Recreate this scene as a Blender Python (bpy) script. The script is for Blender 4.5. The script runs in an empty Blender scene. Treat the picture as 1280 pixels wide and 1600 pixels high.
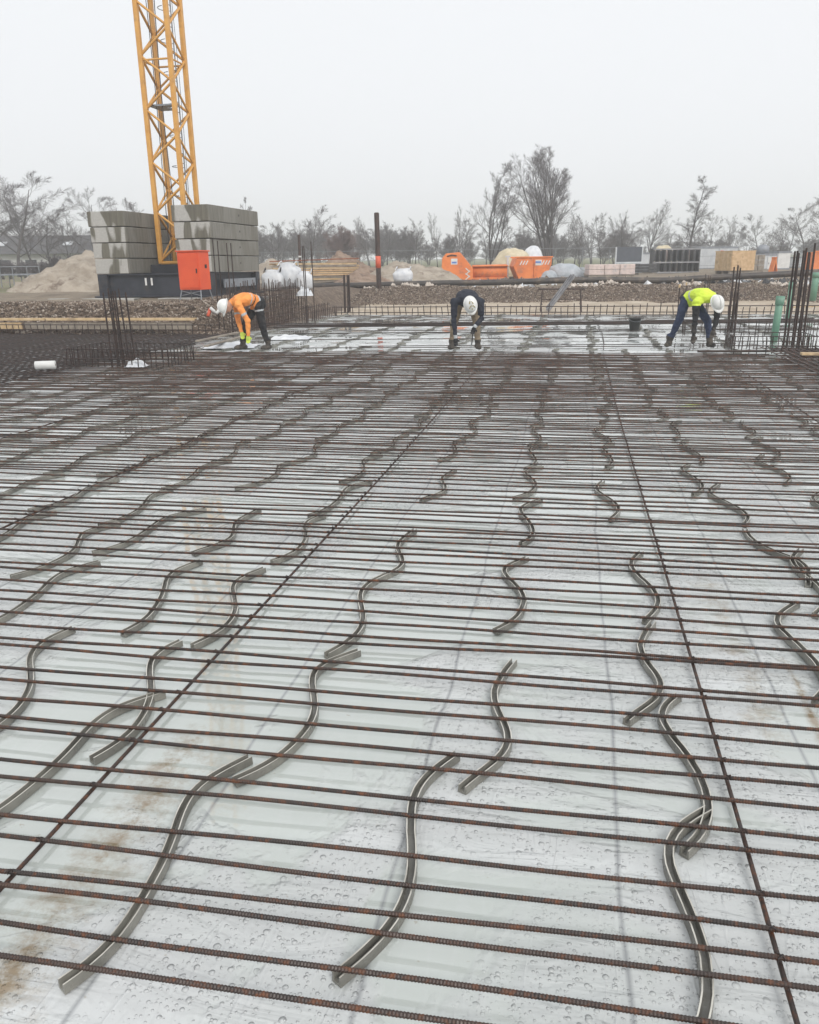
import bpy, math, random
import numpy as np
from mathutils import Vector, Matrix, noise as mnoise

random.seed(7); np.random.seed(7)
R = math.radians
scene = bpy.context.scene
C = scene.collection

# ------------------------------------------------------------------ camera
F_PX, EYE = 1250.0, 1.6
PITCH = math.atan(388 / F_PX); ROLL = R(0.8)
UPV = Vector((0, math.sin(PITCH), math.cos(PITCH))); FWD = Vector((0, math.cos(PITCH), -math.sin(PITCH)))
XV = Vector((1, 0, 0))
cr, sr = math.cos(ROLL), math.sin(ROLL)
cam_r = XV * cr - UPV * sr; cam_u = XV * sr + UPV * cr
cam = bpy.data.objects.new('camera', bpy.data.cameras.new('camera')); C.objects.link(cam)
M = Matrix.Identity(4)
for i in range(3):
    M[i][0] = cam_r[i]; M[i][1] = cam_u[i]; M[i][2] = -FWD[i]
M[2][3] = EYE
cam.matrix_world = M
cam.data.sensor_fit = 'VERTICAL'; cam.data.sensor_height = 24.0
cam.data.lens = F_PX / 1600 * 24.0
cam.data.clip_start = 0.05; cam.data.clip_end = 2000
scene.camera = cam

# ------------------------------------------------------------------ world: overcast
world = bpy.data.worlds.new('World'); scene.world = world; world.use_nodes = True
nt = world.node_tree; nt.nodes.clear()
sky = nt.nodes.new('ShaderNodeTexSky'); sky.sky_type = 'NISHITA'; sky.sun_disc = False
SUN_EL, SUN_ROT = R(38), R(200)
sky.sun_elevation = SUN_EL; sky.sun_rotation = SUN_ROT; sky.dust_density = 6.0; sky.air_density = 1.2
hs = nt.nodes.new('ShaderNodeHueSaturation'); hs.inputs['Saturation'].default_value = 0.12
mx = nt.nodes.new('ShaderNodeMix'); mx.data_type = 'RGBA'; mx.inputs[0].default_value = 0.93
mx.inputs[7].default_value = (6.75, 6.92, 7.15, 1)          # even cloud deck
bg = nt.nodes.new('ShaderNodeBackground'); bg.inputs[1].default_value = 0.1
wo = nt.nodes.new('ShaderNodeOutputWorld')
nt.links.new(sky.outputs[0], hs.inputs['Color']); nt.links.new(hs.outputs[0], mx.inputs[6])
nt.links.new(mx.outputs[2], bg.inputs[0]); nt.links.new(bg.outputs[0], wo.inputs[0])

sun = bpy.data.objects.new('sun', bpy.data.lights.new('sun', 'SUN')); C.objects.link(sun)
sun.data.energy = 1.3; sun.data.angle = R(25); sun.data.color = (1, 0.97, 0.93)
sun.rotation_euler = (R(90) - SUN_EL, 0, R(25))
scene.view_settings.view_transform = 'Standard'; scene.view_settings.look = 'None'
scene.view_settings.exposure = 0.53; scene.view_settings.gamma = 1.0
scene.cycles.use_denoising = True
scene.cycles.max_bounces = 6; scene.cycles.diffuse_bounces = 2; scene.cycles.glossy_bounces = 3
scene.cycles.volume_bounces = 2; scene.cycles.transmission_bounces = 3

# ------------------------------------------------------------------ helpers
GA = R(11.5); gs, gc = math.sin(GA), math.cos(GA)
def W(u, v): return (u * gs + v * gc, u * gc - v * gs)          # site grid -> world
def UV(x, y): return (x * gs + y * gc, x * gc - y * gs)
def _ray(px, py):
    dx, dy = px - 640, py - 800
    dx, dy = cr * dx - sr * dy, sr * dx + cr * dy
    return dx, F_PX * math.cos(PITCH) - dy * math.sin(PITCH), -F_PX * math.sin(PITCH) - dy * math.cos(PITCH)
def G(px, py, z=0.0):                                           # survey: where a sight line meets a level
    a = _ray(px, py); t = (z - EYE) / a[2]; return Vector((a[0] * t, a[1] * t, z))
def A(px, py, d):                                               # survey: sight line at a given distance
    a = _ray(px, py); t = d / a[1]; return Vector((a[0] * t, d, EYE + a[2] * t))

def sstep(t):
    t = np.clip(t, 0, 1); return t * t * (3 - 2 * t)
def ground_z(x, y):
    x = np.asarray(x, float); y = np.asarray(y, float)
    u = x * gs + y * gc; v = x * gc - y * gs
    sl = np.minimum(u - 18.35, -8.35 - v)
    zl = 0.72 * sstep(sl / 1.5)
    zb = 0.12 * sstep((u - 27) / 4) + 0.5 * sstep((u - 32.2) / 2.8) + 0.06 * sstep((u - 35) / 3)
    z = np.maximum(np.where(sl > 0, zl, 0), zb)
    z = z + np.where(y > 38, 0.007 * (y - 38), 0)
    return z - 0.035
def gz(x, y): return float(ground_z(x, y))

class MB:
    def __init__(s): s.v = []; s.f = []
    def add(s, vs, fs):
        o = len(s.v); s.v.extend([tuple(p) for p in vs]); s.f.extend([tuple(i + o for i in f) for f in fs])
    def box(s, c, d, rot=None, taper=1.0):
        hx, hy, hz = d[0] / 2, d[1] / 2, d[2] / 2
        vs = [Vector((sx * hx * (taper if sz > 0 else 1), sy * hy * (taper if sz > 0 else 1), sz * hz)) for sz in (-1, 1) for sx, sy in ((-1, -1), (1, -1), (1, 1), (-1, 1))]
        if rot is not None: vs = [rot @ p for p in vs]
        c = Vector(c)
        s.add([p + c for p in vs], [(3, 2, 1, 0), (4, 5, 6, 7), (0, 1, 5, 4), (1, 2, 6, 5), (2, 3, 7, 6), (3, 0, 4, 7)])
    def prism(s, poly, y0, y1):                                  # polygon in x,z extruded along y
        n = len(poly)
        s.add([(x, y0, z) for x, z in poly] + [(x, y1, z) for x, z in poly],
              [tuple(range(n)), tuple(range(2 * n - 1, n - 1, -1))] + [(i, i + n, (i + 1) % n + n, (i + 1) % n) for i in range(n)])
    def tube(s, pts, rad, n=6, cap=True):
        pts = [Vector(p) for p in pts]
        if not hasattr(rad, '__len__'): rad = [rad] * len(pts)
        vs = []; up = None
        for i, p in enumerate(pts):
            t = (pts[min(i + 1, len(pts) - 1)] - pts[max(i - 1, 0)])
            t = t.normalized() if t.length > 1e-9 else Vector((0, 0, 1))
            if up is None: up = Vector((0, 0, 1)) if abs(t.z) < .9 else Vector((1, 0, 0))
            a = t.cross(up)
            if a.length < 1e-4: a = t.orthogonal()
            a.normalize(); b = a.cross(t)
            for k in range(n):
                w = 2 * math.pi * k / n
                vs.append(p + (a * math.cos(w) + b * math.sin(w)) * rad[i])
        fs = [(i * n + k, i * n + (k + 1) % n, (i + 1) * n + (k + 1) % n, (i + 1) * n + k) for i in range(len(pts) - 1) for k in range(n)]
        if cap: fs += [tuple(range(n - 1, -1, -1)), tuple((len(pts) - 1) * n + k for k in range(n))]
        s.add(vs, fs)
    def mesh(s, name, mat=None, smooth=False):
        me = bpy.data.meshes.new(name); me.from_pydata(s.v, [], s.f); me.update()
        if mat:
            for m in (mat if isinstance(mat, (list, tuple)) else [mat]): me.materials.append(m)
        if smooth: me.polygons.foreach_set('use_smooth', [True] * len(me.polygons))
        return me
    def build(s, name, mat, parent=None, smooth=False, bevel=0, loc=None, rz=0):
        o = link(name, s.mesh(name, mat, smooth), parent)
        if loc is not None: o.location = loc; o.rotation_euler.z = rz
        if bevel:
            b = o.modifiers.new('bevel', 'BEVEL'); b.width = bevel; b.segments = 2; b.limit_method = 'ANGLE'
        return o
def link(name, data, parent=None):
    o = bpy.data.objects.new(name, data); C.objects.link(o)
    if parent is not None: o.parent = parent
    return o
def tag(o, label, cat, group=None, kind=None):
    if label: o['label'] = label
    if cat: o['category'] = cat
    if group: o['group'] = group
    if kind: o['kind'] = kind
    return o
def thing(name, label, cat, loc=(0, 0, 0), rz=0.0, group=None):
    o = link(name, None); o.location = loc; o.rotation_euler = (0, 0, rz)
    return tag(o, label, cat, group)
def copy_tree(o, parent=None):
    c = o.copy(); C.objects.link(c); c.parent = parent
    for ch in list(o.children): copy_tree(ch, c)
    return c

# ------------------------------------------------------------------ materials
def nodes(name):
    m = bpy.data.materials.new(name); m.use_nodes = True
    n = m.node_tree.nodes; l = m.node_tree.links
    return m, n, l, n['Principled BSDF']
def nnoise(n, l, vec, scale, detail=4, rough=0.55, dist=0.0):
    t = n.new('ShaderNodeTexNoise'); t.inputs['Scale'].default_value = scale; t.inputs['Detail'].default_value = detail
    t.inputs['Roughness'].default_value = rough; t.inputs['Distortion'].default_value = dist
    if vec is not None: l.new(vec, t.inputs['Vector'])
    return t.outputs['Fac']
def ramp(n, l, fac, stops):
    r = n.new('ShaderNodeValToRGB'); e = r.color_ramp.elements
    while len(e) < len(stops): e.new(0.5)
    for k, (p, c) in enumerate(stops):
        e[k].position = p; e[k].color = (c, c, c, 1) if not hasattr(c, '__len__') else (*c[:3], 1)
    l.new(fac, r.inputs[0]); return r.outputs[0]
def mixc(n, l, fac, a, b):
    m = n.new('ShaderNodeMix'); m.data_type = 'RGBA'
    for inp, val in ((m.inputs[0], fac), (m.inputs[6], a), (m.inputs[7], b)):
        if hasattr(val, 'links'): l.new(val, inp)
        elif hasattr(val, '__len__'): inp.default_value = (*val[:3], 1)
        else: inp.default_value = val
    return m.outputs[2]
def fmath(n, l, op, a, b=None, c=None, clamp=False):
    m = n.new('ShaderNodeMath'); m.operation = op; m.use_clamp = clamp
    for i, v in enumerate((a, b, c)):
        if v is None: continue
        if hasattr(v, 'links'): l.new(v, m.inputs[i])
        else: m.inputs[i].default_value = v
    return m.outputs[0]
def bump(n, l, h, bs, strength=0.3, dist=0.01):
    b = n.new('ShaderNodeBump'); b.inputs['Strength'].default_value = strength; b.inputs['Distance'].default_value = dist
    l.new(h, b.inputs['Height']); l.new(b.outputs[0], bs.inputs['Normal']); return b
def pm(name, c1, c2=None, scale=8, rough=0.6, metal=0.0, bs_=0.0, bscale=None, lo=.38, hi=.62, world=False, third=None, rvar=0.0, dist=0.01):
    """two-tone noisy material with fine relief"""
    m, n, l, p = nodes(name)
    c2 = c2 or tuple(x * .7 for x in c1)
    if world: vec = n.new('ShaderNodeNewGeometry').outputs['Position']
    else: vec = n.new('ShaderNodeTexCoord').outputs['Object']
    f = ramp(n, l, nnoise(n, l, vec, scale, 6), [(lo, 0), (hi, 1)])
    col = mixc(n, l, f, c1, c2)
    if third:
        g = ramp(n, l, nnoise(n, l, vec, scale * .31 + 1.3, 5, .65), [(.55, 0), (.68, 1)]); col = mixc(n, l, g, col, third)
    l.new(col, p.inputs['Base Color'])
    p.inputs['Roughness'].default_value = rough; p.inputs['Metallic'].default_value = metal
    if rvar:
        l.new(ramp(n, l, nnoise(n, l, vec, scale * 1.7), [(.35, max(rough - rvar, .03)), (.65, min(rough + rvar, 1))]), p.inputs['Roughness'])
    if bs_: bump(n, l, nnoise(n, l, vec, bscale or scale * 4, 6), p, bs_, dist)
    return m

def rebar_mat(name, a, b, c, wet=.42):
    m, n, l, p = nodes(name)
    pos = n.new('ShaderNodeNewGeometry').outputs['Position']
    oi = n.new('ShaderNodeObjectInfo')
    add = n.new('ShaderNodeVectorMath'); add.operation = 'ADD'; l.new(pos, add.inputs[0])
    sc = n.new('ShaderNodeVectorMath'); sc.operation = 'SCALE'; sc.inputs[0].default_value = (31, 17, 9); l.new(oi.outputs['Random'], sc.inputs['Scale'])
    l.new(sc.outputs[0], add.inputs[1])
    n1 = nnoise(n, l, add.outputs[0], 3.2, 6, .7); n2 = nnoise(n, l, add.outputs[0], 38, 4, .7)
    col = mixc(n, l, ramp(n, l, n1, [(.36, 0), (.62, 1)]), a, b)
    col = mixc(n, l, ramp(n, l, n2, [(.5, 0), (.72, 1)]), col, c)
    l.new(col, p.inputs['Base Color'])
    p.inputs['Metallic'].default_value = .15
    l.new(ramp(n, l, n2, [(.3, wet - .15), (.7, wet + .25)]), p.inputs['Roughness'])
    bump(n, l, n2, p, .35, .002)
    return m
MAT = {}
MAT['rebar'] = rebar_mat('wet_rebar', (.060, .034, .025), (.026, .020, .018), (.165, .062, .027))
MAT['rebar_dark'] = rebar_mat('dark_rebar', (.044, .028, .023), (.020, .016, .016), (.09, .04, .024), .5)
MAT['spacer'] = pm('spacer_plastic', (.235, .228, .20), (.15, .145, .128), 6, .3, 0, .25, 60, world=True, rvar=.12)
MAT['spacer_rim'] = pm('skylit_spacer_rim', (.60, .58, .52), (.40, .385, .34), 9, .4, 0, .2, 60, world=True)  # sky reflection on the wet top rims, put into a paler colour
MAT['yellow'] = pm('crane_paint', (.68, .36, .085), (.58, .285, .06), 3, .42, 0, .1, 40, third=(.46, .25, .08), rvar=.1)
MAT['galv'] = pm('galvanised_steel', (.33, .35, .37), (.22, .235, .25), 7, .45, .6, .1)
MAT['navy'] = pm('dark_steel_frame', (.022, .026, .036), (.034, .038, .05), 3, .5, .1, .15, 20, third=(.055, .05, .05))
MAT['greysteel'] = pm('grey_steel', (.27, .29, .32), (.2, .215, .24), 3, .5, .1, .1)
MAT['red'] = pm('red_cabinet_paint', (.80, .105, .03), (.72, .085, .028), 2, .38, 0, .05, 30)
MAT['orange'] = pm('orange_container_paint', (.80, .235, .06), (.70, .185, .045), 2.2, .55, 0, .1, 30, third=(.46, .16, .08), rvar=.1)
MAT['white'] = pm('white_paint', (.72, .72, .70), (.62, .62, .60), 3, .45, 0, .05)
MAT['blue'] = pm('blue_print', (.10, .2, .52), (.14, .25, .55), 6, .5)
MAT['black'] = pm('black_rubber', (.016, .016, .017), (.028, .027, .026), 6, .55, 0, .15)
MAT['pipe'] = pm('muddy_black_pipe', (.035, .03, .028), (.075, .06, .048), 2.2, .5, 0, .2, 12, third=(.16, .12, .09), world=True)
MAT['post'] = pm('rusty_post_steel', (.045, .03, .026), (.075, .045, .035), 4, .6, .1, .25, 30, world=True)
MAT['signal'] = pm('signal_red_paint', (.72, .13, .06), (.6, .11, .06), 9, .6)
MAT['green'] = pm('green_plastic', (.115, .25, .175), (.15, .29, .21), 5, .5, 0, .1, third=(.26, .34, .29))
MAT['bag'] = pm('white_woven_bag', (.72, .73, .74), (.58, .6, .63), 3.5, .6, 0, .5, 14, dist=.03)
MAT['cream'] = pm('cream_cover', (.62, .54, .38), (.5, .43, .29), 3, .65, 0, .4, 9, dist=.03)
MAT['timber'] = pm('sawn_timber', (.64, .45, .26), (.53, .35, .185), 5, .7, 0, .3, 30, third=(.34, .2, .1), world=True)
MAT['timber_pale'] = pm('pale_timber', (.60, .45, .27), (.5, .35, .19), 5, .7, 0, .3, 30, third=(.35, .25, .15), world=True)
MAT['timber_red'] = pm('reddish_board', (.32, .12, .06), (.22, .08, .045), 4, .65, 0, .3, 20, world=True)
MAT['timber_grey'] = pm('weathered_board', (.30, .26, .21), (.2, .17, .14), 6, .75, 0, .4, 40, world=True)
MAT['wrap'] = pm('wrapped_pallet', (.68, .56, .52), (.56, .46, .42), 4, .4, 0, .4, 12, third=(.42, .38, .38), dist=.03)
MAT['slate'] = pm('slate_panel', (.085, .095, .115), (.07, .08, .095), 3, .5, 0, .05)
MAT['cabin'] = pm('pale_cabin_sheet', (.58, .60, .61), (.48, .5, .52), 2, .5, 0, .1, 12)
MAT['formwork'] = pm('formwork_frame', (.04, .043, .047), (.075, .075, .075), 5, .55, .1, .1)
MAT['formface'] = pm('formwork_face', (.30, .30, .31), (.18, .18, .19), 3, .6, 0, .1)
MAT['tarp'] = pm('grey_tarp', (.42, .45, .48), (.32, .35, .38), 4, .5, 0, .5, 10, dist=.04)
MAT['roof'] = pm('dark_roof', (.055, .055, .06), (.085, .08, .08), 1.4, .7, 0, .3, 9)
MAT['wallpaint'] = pm('white_wall', (.62, .62, .6), (.52, .52, .5), 1, .7)
MAT['glass'] = pm('window_glass', (.03, .035, .04), (.04, .045, .05), 2, .1)
MAT['bark'] = pm('bare_bark', (.06, .053, .052), (.085, .075, .073), 2, .85, world=True)
MAT['bark_dark'] = pm('bare_bark_dark', (.035, .03, .03), (.06, .052, .05), 2, .85, world=True)
MAT['twig'] = pm('winter_twigs', (.095, .084, .088), (.13, .116, .12), 1.2, .9, world=True)
MAT['twig_red'] = pm('reddish_twigs', (.14, .095, .09), (.17, .12, .11), 1.2, .9, world=True)
MAT['stone'] = pm('gravel_stone', (.20, .15, .11), (.36, .30, .24), 9, .7, 0, .3, 40, lo=.42, hi=.6, third=(.09, .065, .05), world=True)
def stone_mat():
    m, n, l, p = nodes('gravel_pieces'); pos = n.new('ShaderNodeNewGeometry').outputs['Position']
    vo = n.new('ShaderNodeTexVoronoi'); vo.inputs['Scale'].default_value = 16; l.new(pos, vo.inputs['Vector'])
    sc = n.new('ShaderNodeSeparateColor'); l.new(vo.outputs['Color'], sc.inputs[0])
    r = n.new('ShaderNodeValToRGB'); e = r.color_ramp.elements; e.new(.45); e.new(.8)
    for k, (q, c) in enumerate(((0, (.045, .032, .025)), (.45, (.13, .09, .062)), (.8, (.27, .21, .16)), (1, (.50, .44, .38)))): e[k].position = q; e[k].color = (*c, 1)
    l.new(sc.outputs[0], r.inputs[0]); l.new(r.outputs[0], p.inputs['Base Color']); p.inputs['Roughness'].default_value = .75
    return m
MAT['stone'] = stone_mat()
MAT['rubble'] = pm('pale_rubble', (.62, .56, .5), (.45, .38, .32), 5, .75, 0, .3, 20, world=True)
MAT['sand'] = pm('pale_sand', (.40, .345, .28), (.28, .235, .185), 1.6, .9, 0, .9, 7, third=(.17, .13, .1), world=True, dist=.06)
MAT['spoil'] = pm('brown_spoil', (.20, .135, .095), (.30, .22, .165), 2.5, .9, 0, .9, 9, third=(.12, .08, .06), world=True, dist=.06)
MAT['skin'] = pm('skin', (.52, .30, .21), (.45, .25, .18), 9, .5)
MAT['hi_orange'] = pm('orange_workwear', (.90, .35, .085), (.84, .27, .06), 5, .7, 0, .5, 25, third=(.58, .19, .06))
MAT['hi_yellow'] = pm('yellow_vest', (.68, .85, .07), (.58, .74, .06), 7, .7, 0, .4, 25)
MAT['reflect'] = pm('reflective_tape', (.45, .47, .48), (.38, .4, .42), 9, .35)
MAT['navy_cloth'] = pm('dark_navy_cloth', (.012, .015, .026), (.024, .028, .042), 9, .85, 0, .5, 30, third=(.05, .05, .055))
MAT['black_cloth'] = pm('black_cloth', (.011, .011, .013), (.024, .024, .026), 9, .85, 0, .5, 30, third=(.06, .052, .045))
MAT['denim'] = pm('blue_work_trousers', (.02, .03, .065), (.035, .05, .10), 9, .85, 0, .5, 30)
MAT['khaki'] = pm('khaki_trousers', (.26, .205, .14), (.18, .14, .095), 8, .85, 0, .5, 30, third=(.10, .085, .065))
MAT['boot'] = pm('muddy_boot', (.035, .03, .027), (.09, .075, .06), 12, .7, 0, .4, 40)
MAT['glove_lime'] = pm('lime_glove', (.55, .66, .09), (.45, .56, .08), 12, .7)
MAT['helmet'] = pm('white_helmet', (.78, .78, .76), (.70, .70, .67), 6, .3)
MAT['emblem'] = pm('olive_emblem', (.22, .19, .07), (.28, .22, .09), 20, .5)
MAT['strap'] = pm('dark_strap', (.02, .02, .022), None, 12, .6)

# concrete ballast: wet dark with dry pale patches
def ballast_mat(name, seed, dark, pale, cover):
    m, n, l, p = nodes(name)
    t_ = n.new('ShaderNodeTexCoord'); tc = t_.outputs['Object']
    sn = n.new('ShaderNodeSeparateXYZ'); l.new(t_.outputs['Normal'], sn.inputs[0])
    side = fmath(n, l, 'GREATER_THAN', fmath(n, l, 'ABSOLUTE', sn.outputs[0]), .6)
    mp = n.new('ShaderNodeMapping'); mp.inputs['Location'].default_value = (seed, seed * .7, seed * .3); mp.inputs['Scale'].default_value = (2.6, 1.6, .7)
    l.new(tc, mp.inputs['Vector'])
    big = fmath(n, l, 'ADD', nnoise(n, l, mp.outputs[0], 1.1, 1, .3, .3), fmath(n, l, 'MULTIPLY', fmath(n, l, 'SUBTRACT', nnoise(n, l, tc, 9, 4, .6), .5), .05))
    a = ramp(n, l, big, [(cover, 0), (cover + .05, 1)])
    a = fmath(n, l, 'MULTIPLY', a, fmath(n, l, 'SUBTRACT', 1.0, fmath(n, l, 'MULTIPLY', side, .85)))
    mp2 = n.new('ShaderNodeMapping'); mp2.inputs['Scale'].default_value = (9, 9, .8); l.new(tc, mp2.inputs['Vector'])
    s = ramp(n, l, nnoise(n, l, mp2.outputs[0], 1.6, 5, .7), [(.35, 0), (.7, 1)])
    d = mixc(n, l, s, dark, tuple(x * 1.7 for x in dark))
    d = mixc(n, l, fmath(n, l, 'MULTIPLY', side, .6), d, mixc(n, l, s, (.16, .152, .13), (.26, .25, .225)))
    f = nnoise(n, l, tc, 22, 5, .7)
    q = mixc(n, l, ramp(n, l, f, [(.35, 0), (.65, 1)]), pale, tuple(x * .82 for x in pale))
    l.new(mixc(n, l, a, d, q), p.inputs['Base Color'])
    p.inputs['Roughness'].default_value = .75
    bump(n, l, f, p, .35, .01)
    return m
BALLAST = [ballast_mat('ballast_concrete_%s' % k, sd, (.105, .098, .076), (.46, .45, .42), cv) for k, sd, cv in
           (('a', 1.3, .60), ('b', 5.1, .47), ('c', 9.7, .465), ('d', 14.2, .40))]

# film
def film_mat():
    m, n, l, p = nodes('wet_film')
    tc = n.new('ShaderNodeTexCoord').outputs['Object']       # x = across (v), y = along (u)
    sep = n.new('ShaderNodeSeparateXYZ'); l.new(tc, sep.inputs[0]); X, Y = sep.outputs[0], sep.outputs[1]
    # standing water: broad patches
    wn = nnoise(n, l, tc, 1.25, 5, .58, .7)
    dx = fmath(n, l, 'SUBTRACT', X, -1.45); dy = fmath(n, l, 'SUBTRACT', Y, 2.75)
    rr = fmath(n, l, 'ADD', fmath(n, l, 'MULTIPLY', dx, dx), fmath(n, l, 'MULTIPLY', fmath(n, l, 'MULTIPLY', dy, dy), .35))
    blob = fmath(n, l, 'MULTIPLY', fmath(n, l, 'SUBTRACT', 1.0, rr, clamp=True), .16)
    far = fmath(n, l, 'MULTIPLY', fmath(n, l, 'SUBTRACT', Y, 3.2, clamp=True), .035)
    wsum = fmath(n, l, 'ADD', fmath(n, l, 'ADD', wn, blob), far)
    wet = ramp(n, l, wsum, [(.485, 0), (.56, 1)])
    # fold lines of the sheeting, running away from the viewer
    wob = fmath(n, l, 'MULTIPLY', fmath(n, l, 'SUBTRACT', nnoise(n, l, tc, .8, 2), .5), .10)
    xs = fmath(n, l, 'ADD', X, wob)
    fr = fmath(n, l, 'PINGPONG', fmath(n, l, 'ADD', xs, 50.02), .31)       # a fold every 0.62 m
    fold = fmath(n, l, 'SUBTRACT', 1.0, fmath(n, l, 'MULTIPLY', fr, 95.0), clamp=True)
    foldb = fmath(n, l, 'SUBTRACT', 1.0, fmath(n, l, 'MULTIPLY', fr, 22.0), clamp=True)
    # small wrinkles
    mp = n.new('ShaderNodeMapping'); mp.inputs['Scale'].default_value = (1.0, 3.2, 1); mp.inputs['Rotation'].default_value = (0, 0, .5); l.new(tc, mp.inputs[0])
    wr = nnoise(n, l, mp.outputs[0], 2.6, 3, .5, 1.6)
    mpb = n.new('ShaderNodeMapping'); mpb.inputs['Scale'].default_value = (4.0, 1.0, 1); mpb.inputs['Rotation'].default_value = (0, 0, -.35); l.new(tc, mpb.inputs[0])
    wr2 = fmath(n, l, 'ABSOLUTE', fmath(n, l, 'SUBTRACT', nnoise(n, l, mpb.outputs[0], 2.2, 2, .5, 1.2), .5))
    crease = fmath(n, l, 'SUBTRACT', 1.0, fmath(n, l, 'MULTIPLY', wr2, 17.0), clamp=True)
    # drops
    def drops(sc, lim, seed):
        mpd = n.new('ShaderNodeMapping'); mpd.inputs['Location'].default_value = (seed, seed, 0); l.new(tc, mpd.inputs[0])
        vo = n.new('ShaderNodeTexVoronoi'); vo.inputs['Scale'].default_value = sc; l.new(mpd.outputs[0], vo.inputs['Vector'])
        wc = n.new('ShaderNodeSeparateColor'); l.new(vo.outputs['Color'], wc.inputs[0])
        lm = fmath(n, l, 'MULTIPLY', fmath(n, l, 'POWER', wc.outputs[0], 1.7), lim)
        q = fmath(n, l, 'DIVIDE', vo.outputs['Distance'], fmath(n, l, 'ADD', lm, .02))
        h = fmath(n, l, 'SQRT', fmath(n, l, 'SUBTRACT', 1.0, fmath(n, l, 'MULTIPLY', q, q), clamp=True))
        return fmath(n, l, 'MULTIPLY', h, lm)
    dr = fmath(n, l, 'ADD', fmath(n, l, 'MULTIPLY', drops(48, .46, 0), 1.7), fmath(n, l, 'MULTIPLY', drops(105, .46, 3.3), .9))
    dmask = ramp(n, l, nnoise(n, l, tc, 1.7, 3), [(.36, 0), (.48, 1)])
    dr = fmath(n, l, 'MULTIPLY', fmath(n, l, 'MULTIPLY', dr, dmask), fmath(n, l, 'SUBTRACT', 1.0, wet))
    # stains: rusty silt, with shapes of their own
    def band(x0, hw, y0, y1):
        a = fmath(n, l, 'SUBTRACT', 1.0, fmath(n, l, 'DIVIDE', fmath(n, l, 'ABSOLUTE', fmath(n, l, 'SUBTRACT', xs, x0)), hw), clamp=True)
        b = fmath(n, l, 'MULTIPLY', fmath(n, l, 'SUBTRACT', Y, y0), 3.0, clamp=True)
        c = fmath(n, l, 'MULTIPLY', fmath(n, l, 'SUBTRACT', y1, Y), 3.0, clamp=True)
        return fmath(n, l, 'MULTIPLY', fmath(n, l, 'MULTIPLY', a, b), c)
    sn = nnoise(n, l, tc, 9.5, 7, .75)
    bsum = fmath(n, l, 'ADD', fmath(n, l, 'ADD', fmath(n, l, 'MULTIPLY', band(.74, .22, 2.3, 4.4), .8), fmath(n, l, 'MULTIPLY', band(-1.25, .24, .8, 2.55), 1.0)), fmath(n, l, 'ADD', band(.92, .045, .2, 3.4), fmath(n, l, 'MULTIPLY', band(1.08, .05, .2, 3.0), .8)))
    bsum = fmath(n, l, 'ADD', bsum, fmath(n, l, 'MULTIPLY', ramp(n, l, nnoise(n, l, tc, .6, 3), [(.55, 0), (.7, 1)]), .35))
    st = ramp(n, l, fmath(n, l, 'ADD', fmath(n, l, 'MULTIPLY', sn, .8), fmath(n, l, 'MULTIPLY', bsum, .24)), [(.52, 0), (.70, 1)])
    st = fmath(n, l, 'MULTIPLY', st, fmath(n, l, 'MULTIPLY', bsum, 1.0, clamp=True))
    spk = ramp(n, l, nnoise(n, l, tc, 26, 3, .6), [(.70, 0), (.74, 1)])
    base = mixc(n, l, ramp(n, l, nnoise(n, l, tc, 1.1, 5, .6), [(.35, 0), (.65, 1)]), (.575, .588, .585), (.505, .53, .517))
    base = mixc(n, l, fmath(n, l, 'MULTIPLY', wet, .65), base, (.485, .53, .49))
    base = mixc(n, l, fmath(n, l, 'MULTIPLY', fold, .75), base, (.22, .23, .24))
    base = mixc(n, l, fmath(n, l, 'MULTIPLY', crease, .10), base, (.62, .63, .64))
    base = mixc(n, l, fmath(n, l, 'MULTIPLY', st, .95), base, mixc(n, l, sn, (.30, .27, .18), (.22, .135, .07)))
    base = mixc(n, l, fmath(n, l, 'MULTIPLY', spk, .45), base, (.28, .22, .14))
    l.new(base, p.inputs['Base Color'])
    l.new(ramp(n, l, wet, [(0, .24), (1, .035)]), p.inputs['Roughness'])
    p.inputs['IOR'].default_value = 1.5
    l.new(wet, p.inputs['Coat Weight']); p.inputs['Coat Roughness'].default_value = .02; p.inputs['Coat IOR'].default_value = 1.6
    h = fmath(n, l, 'ADD', fmath(n, l, 'MULTIPLY', wr, .017), fmath(n, l, 'MULTIPLY', foldb, .004))
    h = fmath(n, l, 'ADD', h, fmath(n, l, 'MULTIPLY', crease, .0014))
    dry = fmath(n, l, 'SUBTRACT', 1.0, fmath(n, l, 'MULTIPLY', wet, .93))
    h = fmath(n, l, 'ADD', h, fmath(n, l, 'MULTIPLY', nnoise(n, l, tc, 9, 4, .6, 1.0), .0016))
    h = fmath(n, l, 'ADD', fmath(n, l, 'MULTIPLY', h, dry), fmath(n, l, 'MULTIPLY', dr, .011))
    bump(n, l, h, p, .9, 1.0)
    return m
MAT['film'] = film_mat()

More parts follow.
